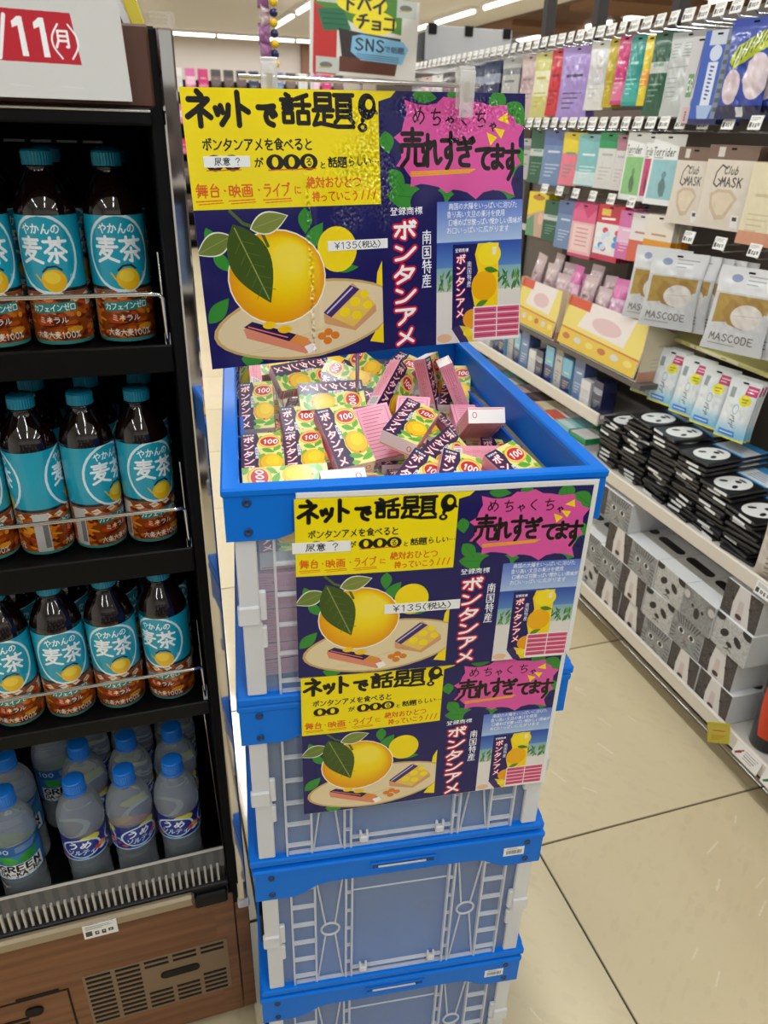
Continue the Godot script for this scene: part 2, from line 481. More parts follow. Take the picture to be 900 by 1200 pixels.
# pen strokes of the characters that stand on signs and packs, on a square of 100 units; ~ marks a rounded stroke
func make_glyphs() -> void:
	var src := {
		"ネ": "48,2 60,14|18,24 80,24 50,48 10,72|50,46 50,98|58,54 86,74", "ッ": "18,48 26,66|44,42 52,60|84,40 78,68 44,96", "ト": "38,4 38,96|38,38 78,58",
		"で": "~10,18 50,18 88,14 60,28 46,52 54,78 80,90|72,42 80,54|86,36 94,48",
		"話": "22,4 32,10|6,20 44,20|12,34 40,34|12,46 40,46|12,60 40,60 40,88 12,88 12,60|90,6 54,18|50,36 98,36|74,14 74,58|58,58 92,58 92,92 58,92 58,58",
		"題": "10,6 44,6 44,40 10,40 10,6|10,22 44,22|4,50 50,50|28,50 28,84|28,66 46,66|14,62 4,90 20,86 60,96 98,96|54,8 98,8|60,20 92,20 92,68 60,68 60,20|60,36 92,36|60,52 92,52|64,70 54,84|88,70 98,84",
		"ボ": "10,28 90,28|50,6 50,92 38,86|28,44 12,76|70,44 88,76|72,4 80,14|86,0 94,10", "ン": "14,16 36,30|~12,88 50,76 92,24", "タ": "40,4 32,30 8,60|36,22 86,22 66,64 18,98|34,44 66,66",
		"ア": "10,12 90,12 76,34 58,46|~52,30 48,64 22,96", "メ": "~76,6 56,54 16,94|28,30 82,82", "を": "~12,22 82,22|~44,4 34,30 16,56 34,46 52,46 54,68|~88,40 58,54 34,72 40,92 84,94",
		"食": "50,0 6,36|50,0 94,36|50,18 50,30|26,36 74,36 74,66 26,66|26,51 74,51|26,36 26,92 52,86|82,66 60,78|52,68 66,84 96,98", "べ": "~4,62 34,30 60,52 96,84|64,20 72,32|78,12 86,24",
		"る": "~22,12 74,12 18,58 54,42 84,60 70,92 40,92 40,76 58,84", "と": "30,6 42,46|~84,28 34,52 22,78 46,94 86,92",
		"尿": "18,6 84,6 84,28 18,28|18,6 16,60 4,96|54,34 54,94 44,90|26,48 46,48 24,86|80,40 62,54|60,52 94,90",
		"意": "50,0 50,8|14,10 86,10|32,14 38,24|68,14 62,24|6,28 94,28|24,36 76,36 76,62 24,62 24,36|24,49 76,49|20,72 10,90|34,70 36,92 66,94 70,84|48,68 56,80|76,70 90,86",
		"が": "~8,32 56,28 62,40 52,84 38,80|~36,6 30,44 8,88|~70,32 84,48 88,62|76,8 84,20|88,2 96,14", "ら": "40,4 60,16|~30,28 24,66 56,46 84,64 64,90 30,94", "し": "~32,4 30,60 40,90 66,88 86,66",
		"い": "~16,18 18,62 32,84 42,66|~72,24 88,46 90,66",
		"舞": "28,2 14,20|18,14 92,14|26,26 26,50|44,26 44,50|60,26 60,50|78,26 78,50|4,34 96,34|4,52 96,52|30,56 14,78|24,64 44,64 14,98|22,76 34,84|54,62 94,62|56,62 54,80 96,80|76,56 76,100",
		"台": "46,4 20,38 78,34|64,20 86,44|22,54 80,54 80,94 22,94 22,54", "映": "8,16 36,16 36,80 8,80 8,16|8,46 36,46|48,26 90,26 90,56|48,26 48,56|42,56 98,56|68,6 66,56 42,94|70,58 96,94",
		"画": "8,8 92,8|50,8 50,74|28,26 72,26 72,74 28,74 28,26|28,50 72,50|12,34 12,92 88,92 88,34", "ラ": "26,10 76,10|12,34 84,34 74,66 34,96", "イ": "84,6 54,38 10,62|54,38 54,96",
		"ブ": "10,20 82,20 70,62 26,94|76,2 84,12|90,0 96,8", "に": "~22,8 16,50 22,90|46,24 82,22|~44,66 56,84 88,82",
		"絶": "34,2 16,24 34,32|44,20 10,54 46,50|28,52 28,96|12,66 6,84|40,64 48,80|64,2 52,24|62,12 86,12 76,28|56,30 92,30 92,56 56,56|56,30 56,86 64,94 96,94 96,80|74,30 74,56",
		"対": "26,2 26,16|4,18 52,18|42,24 8,92|12,36 50,88|54,36 98,36|84,8 84,94 72,88|62,52 70,68", "お": "~10,26 60,26|~36,6 36,78 18,86 16,68 56,48 84,58 80,84 60,88|72,16 88,30",
		"ひ": "~8,20 38,16 18,54 32,90 64,82 74,20 76,40 94,54", "つ": "~6,34 54,20 90,44 74,78 36,88", "持": "4,24 40,24|24,4 24,94 12,88|4,62 42,50|50,18 92,18|70,4 70,36|44,36 98,36|44,56 98,56|82,44 82,94 72,90|54,68 62,80",
		"っ": "~16,58 52,46 82,62 68,86 38,92", "て": "~8,16 90,12 56,34 46,64 60,88 82,92", "こ": "~24,18 60,20 76,16|~20,66 34,86 84,84", "う": "36,4 64,14|~22,38 60,26 78,48 62,80 36,96",
		"め": "~24,18 34,50 46,76|~64,8 50,52 24,82 12,62 40,32 74,34 88,62 60,92", "ち": "~12,26 82,22|~44,4 30,60 60,48 84,66 64,90 30,92", "ゃ": "~20,62 60,46 82,58 64,74|62,36 66,50|36,42 54,96", "く": "~70,6 26,48 74,94",
		"売": "50,0 50,30|12,12 88,12|22,28 78,28|8,58 8,42 92,42 92,58|36,52 32,76 8,98|62,52 62,88 70,94 96,94 96,80", "れ": "26,4 26,96|6,32 40,26 8,74|~36,44 62,24 66,60 76,88 96,76",
		"す": "6,22 94,22|~56,2 56,54 36,66 30,48 54,42 60,70 36,98", "ぎ": "10,20 70,16|8,38 78,34|40,2 66,60|~62,58 24,66 26,88 70,92|76,8 84,18|88,2 96,12", "ま": "12,18 88,18|16,42 84,42|~50,2 50,80 26,90 22,72 54,70 86,90",
		"登": "12,8 40,8 6,44|18,20 28,28|58,2 96,44|84,6 68,20|94,18 76,30|30,38 70,38|30,50 70,50 70,68 30,68 30,50|34,76 40,86|66,74 60,88|8,94 92,94",
		"録": "28,2 4,28|28,2 48,22|14,32 42,32|8,48 48,48|28,32 28,86|12,60 18,74|44,58 38,72|6,92 50,84|58,8 90,8 90,34|58,20 90,20|50,36 98,36|74,36 74,96 64,92|58,48 66,58|52,84 70,66|92,46 80,58|78,60 98,86",
		"商": "50,0 50,10|8,14 92,14|34,16 40,26|66,16 60,26|12,30 12,98|12,30 88,30 88,96 78,94|40,34 26,50|60,34 60,48 74,50|32,60 68,60 68,84 32,84 32,60",
		"標": "4,26 44,26|24,4 24,98|24,36 6,66|26,38 42,54|48,8 98,8|64,8 64,34|82,8 82,34|52,18 94,18 94,36 52,36 52,18|56,48 90,48|48,62 98,62|74,62 74,98|60,72 50,90|86,72 98,88",
		"南": "10,14 90,14|50,0 50,28|12,30 12,98|12,30 88,30 88,96 78,94|36,38 42,48|64,38 58,48|28,54 72,54|24,70 76,70|50,54 50,94", "国": "8,8 92,8 92,94 8,94 8,8|28,26 72,26|32,48 68,48|24,74 76,74|50,26 50,74|62,56 70,66",
		"特": "18,8 10,36|14,22 44,22|4,54 46,44|28,2 28,98|52,18 94,18|72,2 72,38|46,38 98,38|48,58 98,58|84,46 84,96 72,92|56,68 64,82", "産": "50,0 50,8|10,12 90,12|34,16 38,26|66,16 62,26|14,32 92,32|16,32 14,66 4,98|34,38 24,58|28,50 88,50|32,70 84,70|20,94 96,94|56,38 56,94",
		"税": "40,4 8,14|4,32 46,32|26,12 26,98|26,36 6,70|28,40 44,58|58,2 64,14|90,2 82,14|56,20 92,20 92,46 56,46 56,20|66,46 62,72 46,96|80,46 80,88 86,92 98,90 98,78", "込": "8,8 20,22|4,40 22,40 22,76 4,92|22,80 50,92 98,94|52,10 64,12|64,12 60,44 36,72|64,20 76,50 96,70",
		"月": "26,6 82,6 82,92 70,92|26,6 24,60 8,96|26,34 82,34|26,60 82,60", "や": "~8,48 60,22 92,40 70,62|58,4 64,22|26,20 50,96", "か": "~8,30 60,28 60,60 48,88 36,82|~38,4 30,46 8,90|~74,24 90,44 92,62", "ん": "~52,4 10,92 36,56 54,60 54,86 74,92 94,60",
		"の": "~50,18 42,64 22,80 10,58 34,24 66,18 90,48 78,78 54,90", "麦": "50,0 50,40|12,10 88,10|20,24 80,24|4,40 96,40|40,42 16,70|34,54 72,54 50,80 8,98|32,62 60,84 96,98", "茶": "4,16 96,16|32,2 32,28|68,2 68,28|50,24 6,58|50,24 94,58|22,62 78,62|50,46 50,98 40,94|32,70 16,90|66,70 86,90",
		"カ": "8,30 86,30 82,88 64,86|42,4 38,50 8,94", "フ": "10,14 88,14 72,60 24,94", "ェ": "24,50 76,50|50,50 50,90|14,90 86,90", "ゼ": "8,44 90,34 74,62|36,8 36,84 46,92 84,90|74,6 82,16|88,0 96,10", "ロ": "14,18 86,18 86,90 14,90 14,18", "ミ": "26,8 76,20|22,40 72,52|16,72 82,94",
		"ル": "28,12 26,60 6,92|56,8 56,88 94,56", "六": "50,2 50,22|4,30 96,30|36,46 10,94|62,46 92,92", "条": "46,0 14,34|40,14 82,14 50,44 6,56|34,24 60,42 96,54|12,68 88,68|50,54 50,98|34,74 16,92|66,74 86,92", "大": "6,32 94,32|50,2 50,34 8,96|50,36 94,94",
		"ド": "36,4 36,96|36,38 76,58|64,12 72,24|80,6 88,18", "バ": "34,22 6,80|56,18 92,78|72,6 80,18|86,0 94,12", "チ": "76,4 24,18|6,42 94,42|52,12 50,60 26,96", "ョ": "22,44 80,44 80,96 22,96|26,70 80,70", "コ": "14,16 84,16 84,88 10,88", "ソ": "16,12 30,38|84,8 72,54 30,94",
		"テ": "22,10 78,10|6,38 94,38|54,38 50,66 26,96", "ィ": "76,40 24,72|54,56 54,98", "太": "6,32 94,32|50,2 50,34 8,96|50,36 94,94|36,70 46,86",
		"陽": "10,6 10,98|10,6 36,6 22,38 36,58 14,66|52,6 88,6 88,38 52,38 52,6|52,22 88,22|42,50 98,50|60,50 42,80|54,62 92,62 88,92 76,92|66,66 46,94|80,66 60,96", "浴": "10,6 22,16|4,30 16,40|6,92 26,60|54,4 34,30|72,4 96,28|66,24 34,60|66,24 98,58|46,62 84,62 84,94 46,94 46,62",
		"び": "~8,20 38,16 18,54 32,90 64,82 70,20 74,40 92,54|80,4 86,14|92,0 98,8", "た": "10,24 56,22|34,4 8,92|54,46 90,44|~56,70 62,88 94,88", "香": "70,2 22,10|6,22 94,22|50,8 50,48|46,26 8,50|54,26 92,50|26,56 74,56 74,96 26,96 26,56|26,75 74,75", "り": "~26,8 22,50 30,56 40,40|~72,6 76,50 46,96",
		"高": "50,0 50,10|6,14 94,14|32,22 68,22 68,38 32,38 32,22|10,48 10,98|10,48 90,48 90,96 80,94|34,60 66,60 66,82 34,82 34,60", "文": "50,0 50,16|6,22 94,22|72,24 54,66 6,98|28,26 54,70 94,98", "旦": "22,8 78,8 78,66 22,66 22,8|22,36 78,36|4,92 96,92",
		"果": "20,6 80,6 80,46 20,46 20,6|20,26 80,26|50,6 50,98|6,58 94,58|46,60 8,92|54,60 92,92", "汁": "12,6 26,16|4,32 18,42|8,92 28,58|36,46 98,46|68,4 68,98", "使": "28,4 4,46|18,30 18,98|34,14 98,14|44,28 88,28 88,54 44,54 44,28|66,2 64,62 34,96|42,64 64,80 98,96",
		"用": "18,8 86,8 86,94 76,92|18,8 18,60 6,96|18,36 86,36|18,62 86,62|52,8 52,94", "口": "14,14 86,14 86,90 14,90 14,14", "噛": "6,24 28,24 28,72 6,72 6,24|66,2 66,18|50,8 50,18|66,10 90,10|38,20 96,20|42,30 42,96 92,96 92,30|66,30 66,96|42,62 92,62|50,36 84,58|84,36 50,58",
		"ば": "~14,10 10,50 16,92|38,28 90,26|~66,8 66,76 48,90 42,76 64,70 92,88|80,4 86,12|92,2 98,10", "ぱ": "~14,10 10,50 16,92|38,28 84,26|~62,8 62,76 46,90 40,76 60,70 90,88|~84,4 96,8 92,18 82,14 84,4", "甘": "6,24 94,24|28,4 28,94 74,94 74,4|28,58 74,58",
		"酸": "4,10 48,10|10,28 44,28 44,96 10,96 10,28|20,10 20,46|34,10 34,46|10,70 44,70|74,2 56,24 92,22|84,12 96,28|68,28 54,44|82,28 96,42|70,42 50,72|64,54 90,54 52,98|62,66 98,98", "懐": "18,2 18,98|6,24 4,44|30,20 34,36|42,10 98,10|70,2 70,18|44,22 96,22 96,38 44,38 44,22|40,50 98,50|66,50 40,76|58,62 58,94 74,86|66,56 96,94",
		"風": "14,6 86,6 88,80 98,92|14,6 12,60 2,96|28,22 72,16|34,36 68,36 68,58 34,58 34,36|50,20 50,80|26,84 74,78|68,70 78,86", "味": "8,24 32,24 32,74 8,74 8,24|44,22 92,22|38,46 98,46|68,4 68,98|66,48 38,84|70,48 98,84", "広": "52,0 52,10|14,14 94,14|16,14 14,60 4,96|52,28 34,86 84,80|70,58 90,94",
		"0": "~38,4 14,30 14,70 38,96 62,70 62,30 38,4", "1": "16,22 34,6 34,96", "2": "~12,24 36,4 62,26 44,58 12,96|12,96 66,96", "3": "~12,14 40,4 60,24 36,46 62,70 38,96 10,84", "5": "60,6 18,6 16,44|~16,44 46,38 62,66 40,96 10,86", "7": "10,6 64,6 30,96", "8": "~38,46 16,26 38,4 60,26 38,46 12,74 38,96 64,74 38,46",
		"A": "4,96 36,4 68,96|16,62 56,62", "C": "~66,20 40,4 10,34 10,66 40,96 66,80", "D": "12,4 12,96|~12,4 50,8 66,50 50,92 12,96", "E": "64,4 12,4 12,96 64,96|12,48 56,48", "F": "64,4 12,4 12,96|12,48 54,48", "G": "~66,20 40,4 10,34 10,66 40,96 66,80|66,80 66,54 42,54", "H": "12,4 12,96|64,4 64,96|12,50 64,50",
		"I": "34,4 34,96", "K": "12,4 12,96|64,4 12,56|30,40 66,96", "L": "12,4 12,96 64,96", "M": "8,96 14,4 38,60 62,4 68,96", "N": "12,96 12,4 64,96 64,4", "O": "~38,4 10,34 10,66 38,96 66,66 66,34 38,4", "P": "12,96 12,4|~12,4 56,8 60,40 12,50", "R": "12,96 12,4|~12,4 56,8 60,40 12,50|34,50 66,96",
		"S": "~62,16 36,4 14,22 38,46 64,72 38,96 10,82", "T": "4,4 70,4|37,4 37,96", "U": "~12,4 12,70 38,96 64,70 64,4", "Z": "10,6 64,6 10,96 66,96",
		"o": "~36,40 14,54 14,80 36,96 58,80 58,54 36,40", "r": "18,40 18,96|~18,60 32,42 52,44", "i": "18,40 18,96|18,18 18,22", "d": "58,4 58,96|~58,54 36,40 14,56 14,80 36,96 58,82", "e": "~14,68 58,66 52,46 34,40 14,56 14,82 36,96 58,86", "u": "~16,40 16,80 34,96 54,80|56,40 56,96", "b": "14,4 14,96|~14,54 36,40 58,56 58,80 36,96 14,82", "l": "18,4 18,96", "n": "16,40 16,96|~16,58 38,40 56,58 56,96",
		"¥": "8,4 38,44 68,4|38,44 38,96|14,50 62,50|14,68 62,68", "(": "~34,0 12,34 12,66 34,100", ")": "~8,0 30,34 30,66 8,100", "?": "~10,26 36,6 60,26 38,50 36,66|36,88 36,94", "%": "66,4 10,96|~22,8 10,20 22,34 34,20 22,8|~56,66 44,80 56,94 68,80 56,66", "/": "40,0 4,100", "・": "46,46 54,54", "。": "~24,76 36,82 32,94 18,94 14,82 24,76", "、": "20,78 34,94", "…": "14,56 16,56|48,56 50,56|82,56 84,56", "!": "34,4 34,66|34,90 34,94", "-": "14,52 60,52", ".": "20,92 24,92"}
	for ch in src:
		var strokes := []
		for s in src[ch].split("|"):
			var round_: bool = s.begins_with("~")
			var p := []
			for v in s.trim_prefix("~").split(" "):
				var xy: PackedStringArray = v.split(",")
				p.append(Vector2(float(xy[0]), float(xy[1])) / 100.0)
			strokes.append(Cloth.smooth(p) if round_ else p)
		glyph[ch] = strokes

# ---------------------------------------------------------------- prints
func leaf(c: Cloth, x: float, y: float, l: float, w: float, turn: float, col: Color, vein := Color(0, 0, 0, 0)) -> void:
	var p := []
	for i in 13:
		var t := i / 12.0
		p.append(Vector2(x, y) + Vector2((t - 0.5) * l, -sin(PI * pow(t, 0.85)) * w / 2.0).rotated(turn))
	for i in range(11, 0, -1):
		var t := i / 12.0
		p.append(Vector2(x, y) + Vector2((t - 0.5) * l, sin(PI * pow(t, 0.85)) * w / 2.0).rotated(turn))
	c.poly(p, col)
	if vein.a > 0.0:
		c.line([Vector2(x, y) + Vector2(-l * 0.45, 0).rotated(turn), Vector2(x, y) + Vector2(l * 0.45, 0).rotated(turn)], maxf(1.0, w * 0.03), vein)

func outlined(c: Cloth, s: String, x: float, y: float, size: float, step: float, outer: float, inner: float) -> void:
	for pass_ in 2:
		var yy := y
		for ch in s:
			c.sign_(ch, x, yy, size, step * 0.82, outer if pass_ == 0 else inner, rgb(206, 24, 52) if pass_ == 0 else Color.WHITE)
			yy += step

func print_poster() -> ImageTexture:
	var navy := rgb(31, 29, 92)
	var yellow := rgb(250, 226, 8)
	var green := rgb(58, 142, 52)
	var black := rgb(22, 20, 18)
	var orange := rgb(222, 92, 22)
	var c := cloth(1024, 724, navy)
	c.rect(0, 0, 547, 293, yellow)
	c.poly(v2([540, 0, 600, 0, 584, 16, 562, 22, 540, 28]), yellow)
	# title
	for e in [["ネ", 6, 8, 78, 82], ["ッ", 78, 10, 52, 78], ["ト", 122, 8, 66, 82], ["で", 196, 34, 54, 58], ["話", 260, 10, 86, 78], ["題", 350, 6, 122, 88]]:
		c.sign_(e[0], e[1], e[2], e[3], e[4], 14.5 if e[0] != "題" and e[0] != "話" else 11.5, black)
	c.ell(512, 40, 27, 33, black)
	c.ell(518, 34, 11, 13, yellow)
	c.line(v2([506, 50, 498, 74]), 13, black)
	c.line(v2([530, 40, 542, 56, 532, 54]), 6, black)
	c.ell(497, 92, 15, 12, black)
	c.ell(497, 91, 6, 5, yellow)
	c.text("ボンタンアメを食べると", 42, 119, 29, 3.6, black, 306)
	for e in [[70, 178], [118, 178], [236, 178], [283, 178]]:
		c.ell(e[0], e[1], 25, 20, black)
		c.ell(e[0], e[1] - 1, 9, 13, yellow)
	c.ell(332, 178, 26, 21, black)
	c.ell(332, 178, 13, 14, yellow)
	c.text("る", 322, 168, 20, 2.4, black)
	c.line(v2([48, 196, 140, 195]), 2.5, orange)
	c.line(v2([216, 197, 352, 195]), 3, orange)
	c.text("が", 178, 166, 25, 3.0, black)
	c.text("と", 364, 178, 17, 2.4, black)
	c.text("話題", 388, 166, 28, 3.4, black)
	c.text("らしい…", 448, 166, 24, 3.0, black)
	for e in [["舞台", 12, 228, 34, 68], ["映画", 100, 230, 34, 70], ["ライブ", 196, 230, 34, 78]]:
		c.text(e[0], e[1], e[2], e[3], 3.8, orange, e[4])
		c.line(v2([e[1] - 2, 272, e[1] + e[4], 270]), 2.6, orange)
		c.line(v2([e[1] + 4, 279, e[1] + e[4] + 2, 276]), 2.2, orange)
	c.text("・", 78, 234, 24, 4, orange)
	c.text("・", 172, 234, 24, 4, orange)
	c.text("に", 284, 238, 22, 3, orange)
	c.text("絶対おひとつ", 320, 216, 30, 3.6, orange, 170)
	c.text("持っていこう", 336, 254, 27, 3.4, orange, 144)
	for i in 3:
		c.line([Vector2(496 + i * 18, 252), Vector2(488 + i * 18, 278)], 3.6, orange)
	# lower left: leaves, fruit, tray with sweets
	for e in [[40, 372, 74, 34, 1.2], [62, 430, 70, 36, 0.9], [38, 560, 92, 44, -0.8], [50, 640, 80, 34, 1.3], [120, 708, 66, 40, 0.2], [310, 330, 70, 40, 1.6], [336, 372, 90, 46, -0.9], [430, 466, 80, 26, 0.0]]:
		leaf(c, e[0], e[1], e[2], e[3], e[4], green)
	c.ell(404, 412, 62, 64, rgb(252, 222, 20))
	c.poly(v2([547, 452, 530, 486, 526, 530, 547, 566]), rgb(252, 222, 20))
	c.poly(v2([547, 620, 500, 690, 547, 700]), rgb(252, 222, 20))
	var rim := []
	var tray := []
	for i in 36:
		var a := TAU * i / 36.0
		var q := Vector2(cos(a) * (272 + 26 * cos(a * 2.0)), sin(a) * 112).rotated(-0.10) + Vector2(312, 606)
		rim.append(Vector2(minf(q.x, 547.0), minf(q.y, 723.0)))
		q = Vector2(cos(a) * (262 + 26 * cos(a * 2.0)), sin(a) * 104).rotated(-0.10) + Vector2(313, 606)
		tray.append(Vector2(minf(q.x, 547.0), minf(q.y, 723.0)))
	c.poly(rim, rgb(206, 172, 104))
	c.poly(tray, rgb(232, 212, 168))
	for i in 9:
		c.line([Vector2(90 + i * 44, 690 - i * 9), Vector2(300 + i * 26, 676 - i * 15)], 1.6, rgb(220, 196, 148))
	var fruit := [rgb(236, 158, 12), rgb(242, 176, 10), rgb(248, 198, 10), rgb(252, 214, 16), rgb(253, 222, 34), rgb(253, 228, 70)]
	c.ell(218, 480, 146, 132, rgb(250, 244, 224))
	for i in 26:
		var t := i / 25.0 * 4.999
		c.ell(218 + t * 8.5, 480 - t * 10.5, 142 - t * 20.0, 128 - t * 18.0, fruit[int(t)].lerp(fruit[int(t) + 1], t - int(t)))
	c.line(v2([98, 298, 130, 330, 178, 348, 196, 392]), 9, rgb(86, 104, 40))
	leaf(c, 44, 384, 112, 62, 2.72, rgb(238, 240, 216))
	leaf(c, 44, 384, 104, 54, 2.72, rgb(112, 130, 58), rgb(150, 164, 96))
	leaf(c, 205, 330, 118, 60, -0.28, rgb(238, 240, 216))
	leaf(c, 205, 330, 110, 52, -0.28, rgb(128, 140, 64), rgb(160, 170, 100))
	leaf(c, 146, 440, 236, 120, 1.18, rgb(66, 88, 30), rgb(150, 160, 92))
	for i in 5:
		var a := Vector2(-70 + i * 34, 0).rotated(1.18) + Vector2(146, 440)
		c.line([a, a + Vector2(24, -30).rotated(1.18)], 1.6, rgb(96, 116, 52))
		c.line([a, a + Vector2(24, 30).rotated(1.18)], 1.6, rgb(96, 116, 52))
	# sweets on the tray
	c.poly(v2([103, 618, 128, 604, 300, 668, 318, 690, 286, 706, 110, 644]), rgb(226, 140, 110))
	c.poly(v2([104, 612, 130, 598, 260, 646, 236, 664]), rgb(42, 30, 70))
	c.poly(v2([236, 664, 262, 646, 300, 662, 280, 682]), rgb(226, 146, 60))
	c.line(v2([118, 612, 232, 652]), 4, rgb(232, 120, 130))
	c.ell(180, 612, 20, 11, rgb(250, 206, 30))
	c.ell(226, 628, 22, 11, rgb(248, 196, 20))
	c.poly(v2([282, 684, 310, 676, 322, 694, 296, 708]), rgb(250, 244, 236))
	c.poly(v2([350, 596, 352, 622, 452, 652, 524, 600, 522, 580, 448, 510]), rgb(214, 160, 110))
	c.poly(v2([350, 590, 440, 516, 470, 530, 374, 606]), rgb(66, 50, 110))
	c.poly(v2([376, 606, 472, 530, 522, 578, 446, 640]), rgb(236, 196, 90))
	for e in [[420, 594, 17], [454, 566, 17], [486, 546, 14], [458, 606, 16], [496, 578, 15]]:
		c.ell(e[0], e[1], e[2], e[2] * 0.8, rgb(252, 222, 30))
	c.line(v2([362, 592, 446, 524]), 5, rgb(214, 196, 220))
	for e in [[340, 658], [362, 648], [384, 660], [358, 674]]:
		c.ell(e[0], e[1], 14, 11, rgb(222, 128, 40))
	# name column
	c.rect(548, 296, 182, 428, navy)
	outlined(c, "ボンタンアメ", 584, 344, 80, 63.5, 21.0, 9.5)
	c.text("南国特産", 681, 372, 32, 3.6, Color.WHITE, 172, true)
	# upper right: leaves and the burst
	for e in [[570, 130, 60, 44, 1.4], [690, 12, 80, 36, 0.1], [790, 14, 60, 40, 0.3], [930, 26, 70, 60, 1.3], [994, 56, 90, 64, 0.7], [1006, 196, 110, 70, 1.5], [960, 270, 80, 50, 0.4], [760, 276, 80, 40, 0.2], [640, 276, 150, 70, 0.1], [600, 232, 80, 50, 0.9], [700, 284, 70, 40, -0.3]]:
		leaf(c, e[0], e[1], e[2], e[3], e[4], green, rgb(40, 116, 40))
	for e in [[700, 292, 56], [820, 306, 56], [930, 306, 44], [1020, 236, 30]]:
		c.ell(e[0], e[1], e[2], 40, navy)
	var burst := v2([591, 117, 622, 80, 626, 21, 700, 34, 750, 12, 814, 6, 876, 26, 960, 31, 986, 64, 1024, 89, 1006, 150, 1014, 190, 988, 222, 994, 281, 920, 264, 862, 289, 806, 262, 762, 269, 700, 244, 645, 249, 630, 206, 596, 193, 612, 150])
	var soft := []
	for i in burst.size():
		var a: Vector2 = burst[i]
		var b: Vector2 = burst[(i + 1) % burst.size()]
		soft.append(a)
		soft.append((a + b) / 2.0 + ((Vector2(806, 148) - (a + b) / 2.0) * 0.05))
	c.poly(soft, rgb(226, 88, 164))
	for e in [["め", 648, 36, 50], ["ち", 706, 42, 46], ["ゃ", 752, 48, 42], ["く", 796, 44, 44], ["ち", 852, 44, 48], ["ゃ", 898, 66, 36]]:
		c.sign_(e[0], e[1], e[2], e[3] * 0.9, e[3], 4.2, black)
	for e in [["売", 608, 96, 84, 100], ["れ", 684, 108, 62, 88], ["す", 742, 104, 58, 100], ["ぎ", 794, 118, 60, 82], ["て", 856, 142, 58, 66], ["ま", 906, 138, 52, 70], ["す", 950, 136, 60, 100]]:
		c.sign_(e[0], e[1], e[2], e[3], e[4], 12.5, black)
	c.ell(1004, 238, 6, 6, black)
	for i in 3:
		c.line([Vector2(646, 209 + i * 5), Vector2(856 - i * 8, 205 + i * 4)], 4.0, rgb(246, 170, 40))
	c.poly(v2([930, 70, 962, 52, 968, 82]), rgb(252, 220, 20))
	c.poly(v2([918, 92, 956, 98, 944, 122]), rgb(252, 220, 20))
	c.poly(v2([894, 104, 930, 118, 908, 140]), rgb(252, 220, 20))
	c.text("登録商標", 576, 304, 22, 2.4, Color.WHITE, 108)
	# beach picture
	c.fade(731, 293, 293, 118, rgb(96, 124, 204), rgb(176, 200, 232))
	c.fade(731, 411, 293, 76, rgb(52, 82, 170), rgb(92, 138, 200))
	c.fade(731, 487, 293, 74, rgb(130, 176, 184), rgb(196, 206, 190))
	c.rect(731, 560, 293, 164, rgb(232, 226, 218))
	for i in 70:
		leaf(c, rng.randf_range(740, 1016), rng.randf_range(498, 552), 34, 8, -1.5 + rng.randf_range(-0.8, 0.8), [rgb(74, 128, 66), rgb(110, 156, 88), rgb(60, 104, 70)][i % 3])
	var lines := ["南国の太陽をいっぱいに浴びた", "香り高い文旦の果汁を使用", "口噛めば甘酸っぱい懐かしい風味が", "お口いっぱいに広がります"]
	for i in 4:
		c.text(lines[i], 770 - (i % 2) * 6, 298 + i * 23, 19, 1.7, rgb(244, 246, 252), [236, 200, 252, 216][i])
	c.rect(786, 418, 158, 258, navy)
	c.poly(v2([872, 418, 944, 418, 944, 676, 846, 676, 866, 620, 852, 560, 874, 500, 862, 450]), rgb(252, 214, 20))
	for e in [[912, 452, 40, 36, 0], [896, 548, 44, 46, 1], [860, 650, 36, 32, 2]]:
		c.ell(e[0], e[1], e[2], e[3], [rgb(254, 226, 40), rgb(246, 178, 14), rgb(240, 160, 20)][e[2 + 2]])
	leaf(c, 920, 500, 50, 18, 0.2, rgb(70, 130, 40))
	leaf(c, 890, 602, 46, 18, -0.4, rgb(90, 140, 40))
	c.rect(922, 430, 14, 24, rgb(248, 236, 190))
	c.text("登録商標", 794, 430, 12, 1.4, Color.WHITE, 46)
	outlined(c, "ボンタンアメ", 798, 450, 32, 33.0, 9.0, 4.0)
	c.text("南国特産", 836, 470, 15, 1.6, Color.WHITE, 80, true)
	c.poly(v2([784, 676, 812, 668, 846, 724, 816, 724]), rgb(60, 44, 100))
	c.poly(v2([812, 668, 848, 676, 876, 724, 846, 724]), rgb(240, 206, 60))
	c.ell(842, 694, 16, 12, rgb(252, 222, 30))
	c.ell(760, 706, 26, 14, rgb(236, 190, 150))
	c.rect(860, 612, 164, 108, rgb(250, 240, 240))
	for r in 5:
		for q in 2:
			c.rect(864 + q * 80, 616 + r * 20, 77, 17, rgb(218, 92, 128))
			c.line([Vector2(870 + q * 80, 625 + r * 20), Vector2(932 + q * 80, 625 + r * 20)], 3.0, rgb(180, 44, 84))
	return c.done()

func print_sticker(s: String, w: int, h: int, fit: float, x: float) -> ImageTexture:
	var c := cloth(w, h, rgb(244, 244, 242))
	c.text(s, x, h * 0.14, h * 0.72, h * 0.07, rgb(24, 24, 26), fit)
	return c.done()

func bars(c: Cloth, x: float, y: float, w: float, h: float) -> void:
	var r := RandomNumberGenerator.new()
	r.seed = 11
	var p := 0.0
	while p < w:
		var b := r.randf_range(0.012, 0.04) * w
		c.rect(x + p, y, minf(b, w - p), h, rgb(20, 20, 22))
		p += b + r.randf_range(0.014, 0.035) * w

